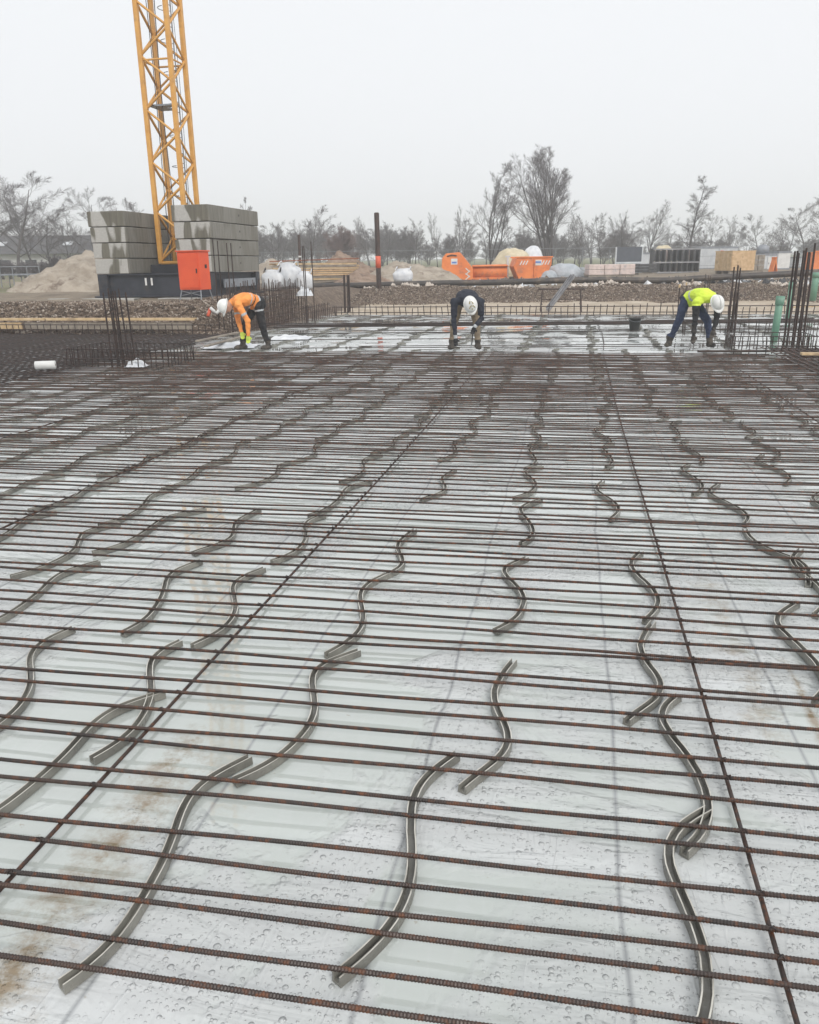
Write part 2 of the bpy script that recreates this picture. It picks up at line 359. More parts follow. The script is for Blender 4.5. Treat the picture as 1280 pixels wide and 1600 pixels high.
def ground_mat():
    m, n, l, p = nodes('site_ground')
    pos = n.new('ShaderNodeNewGeometry').outputs['Position']
    at = n.new('ShaderNodeAttribute'); at.attribute_name = 'zone'
    s = n.new('ShaderNodeSeparateColor'); l.new(at.outputs['Color'], s.inputs[0])
    nz = nnoise(n, l, pos, 1.1, 6, .65); fine = nnoise(n, l, pos, 14, 5, .7)
    vo = n.new('ShaderNodeTexVoronoi'); vo.inputs['Scale'].default_value = 13; l.new(pos, vo.inputs['Vector'])
    vc = n.new('ShaderNodeSeparateColor'); l.new(vo.outputs['Color'], vc.inputs[0])
    gravel = mixc(n, l, vc.outputs[0], (.06, .042, .03), (.25, .19, .14))
    gravel = mixc(n, l, ramp(n, l, nz, [(.4, 0), (.65, 1)]), gravel, (.12, .085, .06))
    sand = mixc(n, l, ramp(n, l, nz, [(.35, 0), (.6, 1)]), (.58, .50, .40), (.42, .34, .25))
    dirt = mixc(n, l, ramp(n, l, nz, [(.35, 0), (.65, 1)]), (.27, .22, .16), (.17, .135, .10))
    grass = mixc(n, l, ramp(n, l, fine, [(.35, 0), (.65, 1)]), (.10, .13, .045), (.20, .21, .10))
    c = mixc(n, l, s.outputs[2], dirt, gravel); c = mixc(n, l, s.outputs[0], c, sand); c = mixc(n, l, s.outputs[1], c, grass)
    l.new(c, p.inputs['Base Color']); p.inputs['Roughness'].default_value = .9
    h = fmath(n, l, 'ADD', fmath(n, l, 'MULTIPLY', nz, .15), fmath(n, l, 'ADD', fmath(n, l, 'MULTIPLY', fine, .03), fmath(n, l, 'MULTIPLY', vo.outputs['Distance'], .05)))
    bump(n, l, h, p, .8, 1.0)
    return m
MAT['ground'] = ground_mat()

# ------------------------------------------------------------------ ground sheet
def axis(lo, a, b, hi, step, far):
    mid = np.arange(a, b + 1e-6, step); left = -np.geomspace(1, far, 14)[::-1] * 1.0 + a - .0; right = np.geomspace(1, far, 14) + b
    return np.concatenate([left, mid, right])
gx = axis(0, -30, 34, 0, .3, 420); gy = axis(0, -8, 64, 0, .3, 420)
GX, GY = np.meshgrid(gx, gy)
GZ = ground_z(GX, GY)
rngn = np.random.RandomState(3)
def vnoise(x, y, s, seed):
    rs = np.random.RandomState(seed); t = rs.rand(64, 64)
    xs, ys = x / s, y / s; xi, yi = np.floor(xs).astype(int), np.floor(ys).astype(int); fx, fy = sstep(xs - xi), sstep(ys - yi)
    g = lambda i, j: t[i % 64, j % 64]
    return (g(xi, yi) * (1 - fx) + g(xi + 1, yi) * fx) * (1 - fy) + (g(xi, yi + 1) * (1 - fx) + g(xi + 1, yi + 1) * fx) * fy - .5
UU = GX * gs + GY * gc; VV = GX * gc - GY * gs
SL = np.minimum(UU - 18.35, -8.35 - VV)
out = np.clip(np.maximum(SL, UU - 27.4) / .6, 0, 1)
GZ = GZ + out * (vnoise(GX, GY, 1.7, 1) * .16 + vnoise(GX, GY, .6, 2) * .07)
gravel_w = np.clip(np.where((SL > -.1) & (SL < 2.4), 1.0, 0) + np.where((UU > 31.6) & (UU < 35.4), 1.0, 0), 0, 1) * 1.0
sand_w = np.where((UU > 26.4) & (UU < 32.3) & (VV > -8.2), 1.0, 0) * .9
grass_w = np.clip((GY - 70) / 12, 0, .8) + np.where((GX < -14) & (GY > 25), .55, 0) * (vnoise(GX, GY, 2.5, 5) > 0)
zone = np.stack([sand_w, np.clip(grass_w, 0, .85), gravel_w, np.ones_like(GX)], -1).reshape(-1, 4).astype(np.float32)
ny, nx = GX.shape
idx = np.arange(nx * ny).reshape(ny, nx)
quads = np.stack([idx[:-1, :-1], idx[:-1, 1:], idx[1:, 1:], idx[1:, :-1]], -1).reshape(-1, 4)
me = bpy.data.meshes.new('ground'); me.from_pydata(np.stack([GX, GY, GZ], -1).reshape(-1, 3).tolist(), [], quads.tolist()); me.update()
ca = me.color_attributes.new('zone', 'FLOAT_COLOR', 'POINT'); ca.data.foreach_set('color', zone.ravel())
me.materials.append(MAT['ground']); me.polygons.foreach_set('use_smooth', [True] * len(me.polygons))
go = link('ground', me); go['kind'] = 'structure'

# ------------------------------------------------------------------ film on the pit floor
def film():
    mb = MB()
    def patch(v0, v1, u0, u1, st):
        vs = np.arange(v0, v1 + 1e-6, st); us = np.arange(u0, u1 + 1e-6, st)
        o = len(mb.v); n_ = len(vs)
        for u in us:
            for v in vs:
                z = .005 * mnoise.noise(Vector((v * 1.3, u * 1.3, 0))) + .0035 * mnoise.noise(Vector((v * 4, u * 4, 3)))
                mb.v.append((v, u, z))
        for j in range(len(us) - 1):
            for i in range(n_ - 1):
                a = o + j * n_ + i; mb.f.append((a, a + 1, a + n_ + 1, a + n_))
    patch(-8.1, 16.3, -1.2, 26.6, .16)
    patch(-20.1, -8.1, -1.2, 18.2, .3)
    o = mb.build('plastic_film', MAT['film'], None, True)
    o.rotation_euler.z = -GA; o.location.z = 0.0
    tag(o, 'pale wet plastic sheeting covering the whole pit floor under the bars', 'sheeting')
film()

# ------------------------------------------------------------------ reinforcing bars
unit = MB(); unit.tube([(0, 0, 0), (0, 0, 1)], 1.0, 6)
UNIT = {k: unit.mesh('bar_' + k, MAT[k]) for k in ('rebar', 'rebar_dark', 'pipe', 'galv', 'yellow', 'black', 'post', 'formwork', 'greysteel', 'white', 'timber_grey')}
for mm in UNIT.values(): mm.polygons.foreach_set('use_smooth', [len(q.vertices) == 4 for q in mm.polygons])
def bar(p0, p1, r, parent, mat='rebar', name='bar'):
    p0, p1 = Vector(p0), Vector(p1); d = p1 - p0
    o = link(name, UNIT[mat], parent); o.location = p0
    o.rotation_mode = 'QUATERNION'; o.rotation_quaternion = d.to_track_quat('Z', 'Y'); o.scale = (r, r, d.length)
    return o

BR = .0064; BZ = .0330 + BR
OFF = {}
def bar_mesh(seed, L=12.4, ribbed=False):
    rs = random.Random(seed); mb = MB()
    ph = [rs.uniform(0, 6.28) for _ in range(6)]
    def off(x):
        return (.011 * math.sin(x * .55 + ph[0]) + .005 * math.sin(x * 1.9 + ph[1]), .0025 * math.sin(x * 1.2 + ph[2]) + .003 * math.sin(x * 4.1 + ph[3]))
    n = 7 if ribbed else 6
    if ribbed: xs = np.arange(0, L, .0041)
    else: xs = np.linspace(0, L, 60)
    vs = []
    for i, x in enumerate(xs):
        oy, oz = off(x); r = BR * (1.17 if (ribbed and i % 2) else .94 if ribbed else 1.02)
        for k in range(n):
            w = 2 * math.pi * k / n; vs.append((x - L / 2, oy + r * math.cos(w), oz + r * math.sin(w)))
    fs = [(i * n + k, i * n + (k + 1) % n, (i + 1) * n + (k + 1) % n, (i + 1) * n + k) for i in range(len(xs) - 1) for k in range(n)]
    fs += [tuple(range(n)), tuple((len(xs) - 1) * n + k for k in range(n - 1, -1, -1))]
    mb.add(vs, fs)
    me_ = mb.mesh('ribbed_bar' if ribbed else 'plain_bar', MAT['rebar'], not ribbed); OFF[me_.name] = (off, L); return me_
RIB = [bar_mesh(s, 8.4, True) for s in (1, 2, 7, 8)]; PLAIN = [bar_mesh(s) for s in (3, 4, 5, 6, 9, 10)]
ys = [786, 798, 804.5, 810.6, 823, 830, 838, 845, 858, 866, 879, 895, 910, 924, 945, 960, 977, 1000, 1011, 1042, 1056, 1091, 1115, 1143, 1172, 1201, 1252, 1273, 1337, 1385, 1437, 1462, 1530, 1590]
ds = sorted(G(640, y, BZ).y for y in ys)
rb = random.Random(5); vis_k = 0; LAID = []
ORD = ('first', 'second', 'third', 'fourth', 'fifth', 'sixth', 'seventh', 'eighth', 'ninth', 'tenth', 'eleventh', 'twelfth', 'thirteenth', 'fourteenth', 'fifteenth', 'sixteenth')
while ds[-1] < 14.95: ds.append(ds[-1] + rb.choice((.075, .1, .11, .12, .13, .16)) * rb.uniform(.92, 1.08) * (1 if ds[-1] < 10 else .86))
for i, d in enumerate(ds):
    v_c = UV(0, d)[1]
    ang = -R(10.0) + R(rb.gauss(0, .45)) if d < 6 else -R(9.4) + R(rb.gauss(0, .22))
    o = link('reinforcing_bar', RIB[(i * 3) % 4] if d < 4.6 else PLAIN[(i * 5) % 6])
    off_x = .1 + rb.uniform(-.3, .3)
    dirv = Vector((math.cos(ang), math.sin(ang), 0))
    o.location = Vector((0, d, BZ + rb.uniform(-.002, .004))) + dirv * off_x
    o.rotation_euler = (rb.uniform(0, 6.28) if d > 7.5 else 0, 0, ang)
    if d <= 7.5: LAID.append((o.location.copy(), ang, *OFF[o.data.name]))
    lab = 'thin rusty ribbed steel bar laid crosswise on the spacers over the pale film'
    if vis_k < len(ORD) and d > 1.27: lab = '%s crosswise steel bar counted up from the bottom edge of the picture' % ORD[vis_k]; vis_k += 1
    if i == len(ds) - 1: lab = 'last crosswise steel bar of the field, right at the feet of the workers'
    tag(o, lab, 'steel bar', 'crosswise bars of the near field')
# long bars under the crosswise ones
for v, lab in ((-5.4, 'lengthwise steel bar nearest to the dense dark mat on the left'), (-3.5, 'lengthwise steel bar second from the dense dark mat on the left'),
               (-1.42, 'lengthwise steel bar leaving the picture at the lower left edge'), (.53, 'lengthwise steel bar running down to the bottom right of the picture'),
               (2.45, 'lengthwise steel bar nearest to the right mat, barely visible')):
    mb = MB(); ph = rb.uniform(0, 6)
    mb.tube([(v + .012 * math.sin(u * .5 + v), u, BZ - 2 * BR - .002) for u in np.arange(.6, 15.2, .4)], BR * 1.05, 6)
    o = mb.build('reinforcing_bar', MAT['rebar'], None, True); o.rotation_euler.z = -GA
    tag(o, lab, 'steel bar')

mb = MB()
for v_ in (-5.4, -3.5, -1.42, .53, 2.45):
    for loc_, ang_, off_, L_ in LAID:
        if rb.random() < .2: continue
        dv = Vector((math.cos(ang_), math.sin(ang_), 0)); nv_ = Vector((-math.sin(ang_), math.cos(ang_), 0)); sl = 0.0; p_ = loc_.copy()
        for _ in range(4):
            oy, oz = off_(sl + L_ / 2); p_ = loc_ + dv * sl + nv_ * oy; u_, vv_ = UV(p_.x, p_.y); sl += (v_ + .012 * math.sin(u_ * .5 + v_) - vv_) / (dv.x * gc - dv.y * gs)
        if abs(sl) > L_ / 2: continue
        px_ = p_ + Vector((0, 0, oz)); r_ = BR + .0022; lv = Vector((gs, gc, 0))
        for sg in (-1, 1):
            dg = (dv * sg + lv).normalized()
            mb.tube([px_ + dg * math.cos(w_) * r_ * 1.3 + Vector((0, 0, math.sin(w_) * r_)) for w_ in np.linspace(-.5, 3.6, 6)], .0013, 4)
        mb.tube([px_ + Vector((0, 0, r_)), px_ + Vector((rb.uniform(-.008, .008), -.006, r_ + .006)), px_ + Vector((rb.uniform(-.014, .014), -.014, r_ + .002))], .0015, 4)
tag(mb.build('tie_wires', MAT['rebar_dark']), 'thin wire ties where lengthwise and crosswise bars meet in the near field', 'tie wire', None, 'stuff')

# ------------------------------------------------------------------ wavy spacers
SL_ = .94
def snake_geo(seed):
    rv = random.Random(seed); mb = MB(); A1, A2, ph, hv = rv.uniform(.055, .082), rv.uniform(-.014, .014), rv.uniform(-.35, .35), rv.uniform(.0275, .0295)
    prof = [(-.0155, 0), (-.0135, hv), (-.0098, hv), (-.0078, .007), (.0078, .007), (.0098, hv), (.0135, hv), (.0155, 0)]
    n = 30; k = len(prof); w = 2 * math.pi / SL_; L = SL_ * rv.uniform(.93, 1.04)
    def cx(t): return A1 * math.sin(w * t + ph) + A2 * math.sin(2 * w * t + 1) + .012 * t
    for i in range(n):
        t = i / (n - 1) * L; c = Vector((cx(t), t, .0015 * math.sin(9 * t + seed))); tg = Vector((cx(t + .002) - cx(t - .002), .004, 0)).normalized(); nr = Vector((tg.y, -tg.x, 0))
        tw = rv.uniform(-.0008, .0008)
        for a_, z in prof: mb.v.append(tuple(c + nr * (a_ + tw) + Vector((0, 0, z + tw))))
    for i in range(n - 1):
        for j in range(k):
            mb.f.append((i * k + j, i * k + (j + 1) % k, (i + 1) * k + (j + 1) % k, (i + 1) * k + j))
    mb.f.append(tuple(range(k - 1, -1, -1))); mb.f.append(tuple((n - 1) * k + j for j in range(k)))
    return mb
snake_mbs = [snake_geo(k) for k in range(7)]; SNAKES = []
for q0 in snake_mbs:
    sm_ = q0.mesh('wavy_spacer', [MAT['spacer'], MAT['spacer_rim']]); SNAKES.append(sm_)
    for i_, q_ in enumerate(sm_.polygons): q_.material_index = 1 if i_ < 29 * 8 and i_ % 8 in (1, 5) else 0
# surveyed lower ends (pixels) -> upper ends of the nearest ones
near = [((370, 1225), (556, 1019)), ((150, 1460), (350, 1220)), ((728, 1235), (815, 1023)), ((560, 1470), (695, 1210)),
        ((515, 1020), (600, 900)), ((570, 925), (665, 815)), ((985, 1130), (1030, 965)), ((1065, 1330), (1070, 1077)), ((1040, 1600), (1095, 1310)),
        ((300, 1010), (413, 888)), ((150, 1175), (293, 1000)), ((-60, 1170), (118, 977)), ((-50, 985), (150, 878)), ((185, 990), (310, 875)),
        ((770, 1010), (825, 860)), ((965, 858), (935, 725)), ((1010, 975), (1000, 860)), ((0, 1245), (190, 1120)),
        ((420, 880), (520, 800)), ((300, 868), (420, 790)), ((128, 862), (325, 797)), ((1275, 960), (1250, 860)), ((1165, 830), (1110, 750)), ((795, 880), (845, 762)), ((625, 812), (742, 712)), ((1258, 905), (1170, 828)), ((1102, 745), (1062, 672)), ((1238, 772), (1182, 700)), ((947, 724), (936, 648))]
NL = {0: 'wavy spacer left of centre, second from the bottom of its chain', 1: 'lowest wavy spacer left of centre with its free end at the bottom left', 2: 'wavy spacer right of centre, just above the one in the bottom middle',
      3: 'lowest wavy spacer in the bottom middle of the picture', 6: 'third wavy spacer up beside the right lengthwise bar, overlapping the one below', 7: 'wavy spacer hugging the right lengthwise bar, second from the bottom',
      8: 'lowest wavy spacer beside the right lengthwise bar at the bottom edge', 10: 'wavy spacer meeting the left lengthwise bar above the brown stain', 17: 'wavy spacer at the lower left edge that overlaps the one at the left lengthwise bar'}
snakes = []; SLAB = {}
for kn, (lo, hi) in enumerate(near):
    a, b = G(*lo, .02), G(*hi, .02); az = math.atan2(b.y - a.y, b.x - a.x)
    az = min(max(az, R(62)), R(92)); mid = (a + b) / 2
    snakes.append((mid.x - math.cos(az) * SL_ / 2, mid.y - math.sin(az) * SL_ / 2, az))
    if kn in NL: SLAB[snakes[-1]] = NL[kn]
rs = random.Random(11)
nearc = [(x + math.cos(a) * SL_ / 2, y + math.sin(a) * SL_ / 2) for x, y, a in snakes]
v = -7.4; row = 0
while v < 9.5:
    u = -.2 + rs.uniform(0, .8)
    while u < 25.6:
        vv = v + rs.uniform(-.07, .07); x, y = W(u + SL_ / 2, vv)
        az = R(78.5) - R(rs.gauss(8, 3.5))
        vis = y > 1.0 and abs(x) < y * .62 + .8
        dn = min(math.hypot(x - a, (y - b) * .7) for a, b in nearc)
        if vis and (y > 3.7 and dn > .44 or dn > .62 or x > 1.6 and dn > .46) and not (v > 3.0 and u < 15) and not (u > 15.2 and row % 2 == 1):
            snakes.append((x - math.cos(az) * SL_ / 2, y - math.sin(az) * SL_ / 2, az))
        u += rs.uniform(.84, .99)
    v += .63 + rs.uniform(-.03, .05); row += 1
snakes.sort(key=lambda s: s[0] ** 2 + s[1] ** 2)
for ks, (x, y, az) in enumerate(snakes[:300]):
    o = link('wavy_spacer', SNAKES[(ks * 5 + ks // 7) % 7]); o.location = (x, y, .0035); o.rotation_euler.z = az - math.pi / 2
    tag(o, SLAB.get((x, y, az), 'grey wavy plastic channel spacer lying on the film under the bars'), 'spacer', 'wavy spacers on the film')
rest = snakes[300:]
if rest:
    mb = MB()
    for x, y, az in rest:
        Mx = Matrix.Translation((x, y, .0035)) @ Matrix.Rotation(az - math.pi / 2, 4, 'Z')
        q0 = rs.choice(snake_mbs); mb.add([Mx @ Vector(q) for q in q0.v], q0.f)
    tag(mb.build('far_wavy_spacers', MAT['spacer']), 'rows of grey wavy spacers on the white film behind the workers', 'spacers', None, 'stuff')

# ------------------------------------------------------------------ dense mats left and right
def mat_thing(name, label, u0, u1, v0, v1, su, sv, z, mat, seed, skew=0.0):
    rr = random.Random(seed); t = thing(name, label, 'rebar mat', (*W(u0, v0), 0), -GA)
    for vv in np.arange(0, v1 - v0, sv):
        j = rr.uniform(-.02, .02)
        bar((vv + j, rr.uniform(-.25, .1), z), (vv + rr.uniform(-.03, .03), u1 - u0 + rr.uniform(-.2, .2), z + rr.uniform(-.005, .01)), .0085, t, mat)
    for uu in np.arange(0, u1 - u0, su):
        bar((rr.uniform(-.2, .25), uu + rr.uniform(-.02, .02), z - .016), (v1 - v0 + rr.uniform(-.15, .15), uu + rr.uniform(-.02, .02), z - .016), .0075, t, mat)
    return t
mat_thing('rebar_mat', 'dense dark two-way reinforcement mat at the left beside the gravel bank', 9.2, 17.9, -16.5, -7.75, .2, .12, .08, 'rebar_dark', 1)
mat_thing('rebar_mat', 'dense brown reinforcement mat at the right edge below the tall bar cluster', 10.4, 15.3, 3.25, 6.6, .14, .12, .12, 'rebar', 2)

# ------------------------------------------------------------------ stirrup cages and starter bars
def stirrup_cage(label, u, v, lu, lv, h, sp, mat='rebar_dark', z0=.05, r=.008, seed=0, name='stirrup_cage'):
    rr = random.Random(seed); t = thing(name, label, 'rebar cage', (*W(u, v), z0), -GA)
    for yy in (0, lu):
        for xx in np.arange(0, lv + 1e-6, sp):
            bar((xx + rr.uniform(-.02, .02), yy, 0), (xx + rr.uniform(-.025, .025), yy + rr.uniform(-.02, .02), h * rr.uniform(.93, 1.05)), r, t, mat, 'upright_bar')
        for zz in (h * .97, h * .45): bar((-.05, yy - .015, zz), (lv + .05, yy - .015 + rr.uniform(-.02, .02), zz), r, t, mat, 'rail_bar')
    for xx in (0, lv):
        for yy in np.arange(sp, lu, sp): bar((xx, yy, 0), (xx, yy, h), r, t, mat, 'upright_bar')
        bar((xx, 0, h * .98), (xx, lu, h * .98), r, t, mat, 'rail_bar')
    return t
stirrup_cage('low box cage of upright stirrups around the left cluster of starter bars', 11.95, -8.15, 1.05, 1.75, .30, .115, seed=1)
stirrup_cage('low box cage of stirrups at the right below the tall bar cluster', 14.75, 2.7, .85, 1.3, .30, .13, seed=2)
stirrup_cage('small stirrup cage on the film between the yellow vest worker and the green post', 18.3, 2.35, .6, 2.6, .30, .2, seed=3)
stirrup_cage('stirrup cage cut by the right edge of the picture beyond the tall bars', 17.6, 5.5, .7, 1.6, .36, .18, seed=4)

def cluster(label, px, py, n, h, spread, seed, r=.011, lean=(0, 0), mat='rebar_dark', caps=None, z0=0.0, sleeve=0):
    rr = random.Random(seed); b = G(px, py, z0); t = thing('starter_bars', label, 'rebar', (b.x, b.y, z0), -GA)
    for i in range(n):
        x = (i % ((n + 1) // 2)) / max((n + 1) // 2 - 1, 1) * spread - spread / 2; y = (i >= (n + 1) // 2) * spread * .7
        x += rr.uniform(-.02, .02)
        top = Vector((x + lean[0] + rr.uniform(-.018, .018), y + rr.uniform(-.03, .03), h * rr.uniform(.93, 1.03)))
        bar((x, y, 0), top, r, t, mat)
        if sleeve: bar((x, y, .02), Vector((x, y, 0)).lerp(top, sleeve), r * 1.55, t, mat, 'lapped_bar')
        if caps:
            mb = MB(); mb.tube([(0, 0, -.03), (0, 0, .03), (0, 0, .045)], [.022, .026, .014], 8); c = mb.build('bar_cap', MAT[caps], t); c.location = top
    return t
cluster('tall cluster of dark starter bars rising from the left stirrup cage', 190, 574, 8, 1.27, .30, 1, .0145, (-.03, 0))
cluster('tallest cluster of dark starter bars near the right edge of the picture', 1240, 545, 8, 1.80, .30, 2, .018, (0, 0))
cluster('dark starter bars standing between yellow vest worker and green post', 1143, 519, 5, 1.45, .15, 3, .017, (.0, 0), sleeve=.62)
cluster('short bars with pale end caps just left of the yellow vest worker', 1064, 500, 3, .95, .18, 4, .013, (0, 0), caps='timber_pale')
cluster('three thin bars rising behind the back of the yellow vest worker', 1100, 490, 4, 1.15, .12, 5, .012)
cluster('two thick dark posts of bars on the film edge left of the brown post', 542, 488, 4, 1.25, .16, 6, .03)
cluster('three tall thin bars at the right end of the wall cage', 486, 507, 3, 2.25, .25, 7, .014)
cluster('two tall thin bars behind the orange worker', 355, 520, 4, 2.25, .36, 8, .014)

# wall cage left: dense uprights running away along the bank
t = thing('wall_cage', 'tall wall cage of dense upright bars behind the orange worker', 'rebar cage', (*W(18.9, -8.15), 0), -GA)
rr = random.Random(9)
for yy in np.arange(-.3, 4.6, .105):
    for xx in (0, .24):
        bar((xx + rr.uniform(-.015, .015), yy, .03), (xx + rr.uniform(-.03, .03), yy + rr.uniform(-.03, .03), 1.12 * rr.uniform(.9, 1.14)), .0085, t, 'post', 'upright_bar')
for zz in (.1, .28, .46, .64, .82, .98):
    for xx in (-.01, .25): bar((xx, -.35, zz), (xx, 4.7, zz + rr.uniform(-.03, .03)), .0085, t, 'post', 'rail_bar')
# back edge cage
t = thing('edge_cage', 'long low row of stirrups along the far edge of the film', 'rebar cage', (*W(26.45, -7.8), 0), -GA)
for xx in np.arange(0, 20, .2):
    bar((xx, 0, 0), (xx + rr.uniform(-.03, .03), rr.uniform(-.05, .05), .29 * rr.uniform(.7, 1.2)), .014, t, 'rebar_dark', 'upright_bar')
for zz in (.25, .07): bar((-.1, -.02, zz), (20, -.02, zz), .014, t, 'rebar_dark', 'rail_bar')
# side edge cage from wall cage to the far corner
t = thing('edge_cage', 'low row of stirrups between the tall wall cage and the two thick posts', 'rebar cage', (*W(23.6, -8.0), 0), -GA)
for yy in np.arange(0, 2.8, .2):
    bar((0, yy, 0), (rr.uniform(-.02, .02), yy, .42), .013, t, 'post', 'upright_bar'); bar((.3, yy, 0), (.3, yy + rr.uniform(-.02, .02), .3), .013, t, 'post', 'upright_bar')
for zz in (.36, .18): bar((-.02, -.1, zz), (-.02, 2.9, zz), .014, t, 'post', 'rail_bar')
# left edge cage in front of the board
t = thing('edge_cage', 'low row of stirrups in front of the long board at the left bank', 'rebar cage', (*W(17.95, -17.5), 0), -GA)
for xx in np.arange(0, 9.3, .17):
    bar((xx, 0, .05), (xx + rr.uniform(-.03, .03), rr.uniform(-.02, .02), .30 * rr.uniform(.9, 1.1)), .010, t, 'rebar_dark', 'upright_bar')
for zz in (.29, .17): bar((-.1, -.02, zz), (9.4, -.02, zz), .010, t, 'rebar_dark', 'rail_bar')
# boards of the left edge: each a plank of its own
for k, (v0, v1, zc, hh, lab, mt) in enumerate(((-17.6, -12.9, .40, .06, 'long pale edge board at the far left under the gravel bank', 'timber_pale'), (-12.85, -8.9, .40, .06, 'long pale edge board under the gravel bank beside the orange worker', 'timber_pale'),
                                       (-17.6, -13.6, .24, .16, 'lower pale edge board at the far left, seen behind the stirrups', 'timber_pale'), (-13.5, -9.0, .24, .16, 'lower dark weathered edge board behind the stirrups', 'timber_grey'))):
    mb = MB(); mb.box((0, 0, 0), (v1 - v0, .045, hh))
    if k < 2: mb.box((0, .09, .01), (v1 - v0 - .02, .13, .03))
    o = mb.build('edge_board', MAT[mt], None, bevel=.004); o.location = (*W(18.25 if k < 2 else 18.3, (v0 + v1) / 2), zc); o.rotation_euler = (0, 0, -GA + R(.4 * (k % 2 - .5)))
    tag(o, lab, 'board')
# bundle across the far film and a few loose far bars
b0, b1 = G(425, 514, .05), G(1285, 505, .05)
t = thing('bar_bundle', 'dark bundle of bars lying right across the far film behind the workers', 'rebar', b0, math.atan2((b1 - b0).y, (b1 - b0).x))
Lb = (b1 - b0).length
for k in range(16):
    yy = rr.uniform(-.28, .28); bar((rr.uniform(-.5, .6), yy, .06 + rr.uniform(-.02, .06)), (Lb + rr.uniform(-.6, .3), yy + rr.uniform(-.12, .12), .06 + rr.uniform(-.02, .06)), .0115, t, 'rebar_dark')
for k, (ya, yb, x0, x1) in enumerate(((544, 540, 440, 1190), (541, 537, 560, 1150), (531, 526, 470, 1120), (521, 517, 460, 1000), (517, 513, 520, 1240), (497, 493, 520, 1060), (502, 499, 500, 1280), (494, 491, 540, 1180))):
    a, b = G(x0, ya, BZ), G(x1, yb, BZ)
    tag(bar(a, b, .008, None, 'rebar_dark', 'reinforcing_bar'), 'single thin dark bar lying crosswise on the white film behind the workers', 'steel bar', 'loose bars on the far film')
mb = MB(); mb.tube([G(x, y, .03) for x, y in ((929, 492), (934, 505), (941, 520), (944, 535), (943, 546))], .008, 5)
tag(mb.build('reinforcing_bar', MAT['rebar_dark']), 'slightly curved dark bar running lengthwise on the white film beside the bucket', 'steel bar')
# right: brown bar rail in front of the right mat
a, b = G(1090, 549, .10), G(1290, 548, .10)
tag(bar(a, b, .02, None, 'rebar_dark', 'reinforcing_bar'), 'thick dark bar at the front right end of the field by the stirrup cage', 'steel bar')

# ------------------------------------------------------------------ small things in the pit
g = G(991, 517, .0)
t = thing('bucket', 'black plastic bucket standing on the white film', 'bucket', (g.x, g.y, .01), 0)
mb = MB(); n = 20
rings = [(.105, 0), (.108, .004), (.142, .27), (.152, .272), (.152, .29), (.134, .29), (.10, .02)]
for r_, z in rings: mb.v += [(r_ * math.cos(2 * math.pi * k / n), r_ * math.sin(2 * math.pi * k / n), z) for k in range(n)]
mb.f += [(i * n + k, i * n + (k + 1) % n, (i + 1) * n + (k + 1) % n, (i + 1) * n + k) for i in range(len(rings) - 1) for k in range(n)]
mb.f += [tuple(range(n - 1, -1, -1)), tuple((len(rings) - 1) * n + k for k in range(n))]
mb.build('body', MAT['black'], t, True)
mb = MB(); mb.tube([(.15 * math.cos(w), -.05 - .10 * math.sin(w), .27 - .06 * math.sin(w)) for w in np.linspace(0, math.pi, 12)], .004, 5); mb.build('handle', MAT['galv'], t)

def green_post(label, px, py, h, wd, d=None, tilt=0.0):
    b = G(px, py, 0) if d is None else A(px, py, d)
    t = thing('green_post', label, 'post', b, R(20)); t.rotation_euler.y = tilt
    mb = MB(); n = 14; mb.tube([(0, 0, 0), (0, 0, h)], wd / 2, n); mb.build('pipe', MAT['green'], t, True)
    mb = MB(); mb.tube([(0, 0, h - .16), (0, 0, h + .01), (0, 0, h + .01), (0, 0, h - .05)], [wd * .6, wd * .6, wd * .44, wd * .44], n); mb.build('collar', MAT['green'], t, True)
    mb = MB(); mb.tube([(0, 0, h - .045), (0, 0, h + .014)], wd * .42, n); mb.build('plug', MAT['greysteel'], t)
green_post('thick green plastic pipe post standing nearest, left of the tall bars', 1209, 534, .88, .14, None, R(2.5))
green_post('slimmer green pipe post just behind the tall bar cluster', 1230, 500, .98, .12)
green_post('green pipe post at the right edge in front of the far bank', 1270, 470, .95, .22, 29.0)

# foam roll left
g = G(72, 577, .1)
t = thing('foam_roll', 'short white foam roll lying on the dense mat at the left', 'roll', (g.x, g.y, .165), R(12))
mb = MB(); mb.tube([(-.15, 0, 0), (-.145, 0, 0), (.145, 0, 0), (.15, 0, 0)], [.055, .064, .064, .055], 18); mb.build('roll', MAT['white'], t, True)
mb = MB(); mb.tube([(-.153, 0, 0), (.153, 0, 0)], .018, 10); mb.build('core', MAT['timber_grey'], t)
def crumple(label, px, py, w, dpt, h, seed, z=.02):
    g = G(px, py, z); mb = MB(); n = 22; rs_ = Vector((seed * 7.1, seed * 3.3, 0))
    for j in range(n):
        for i in range(n):
            x, y = i / (n - 1) * 2 - 1, j / (n - 1) * 2 - 1; e = max(0, 1 - (x * x + y * y) ** 1.5)
            q = Vector((x * 2.2, y * 2.2, 0)) + rs_
            mb.v.append((x * w / 2 + .05 * w * mnoise.noise(q * 1.5), y * dpt / 2 + .05 * mnoise.noise(q * 2), h * e * (.35 + abs(mnoise.noise(q)) * 1.1 + .3 * abs(mnoise.noise(q * 2.7)))))
    mb.f += [(j * n + i, j * n + i + 1, (j + 1) * n + i + 1, (j + 1) * n + i) for j in range(n - 1) for i in range(n - 1)]
    o = mb.build('crumpled_film', MAT['bag'], None, True); o.location = g
    tag(o, label, 'plastic sheet')
crumple('crumpled white plastic inside the left stirrup cage', 214, 572, .34, .3, .14, 1, .06)
crumple('crumpled white plastic sheet at the feet of the orange worker', 360, 541, 1.1, .9, .10, 2)
crumple('crumpled white plastic sheet right of the orange worker', 455, 528, .9, .9, .08, 3)
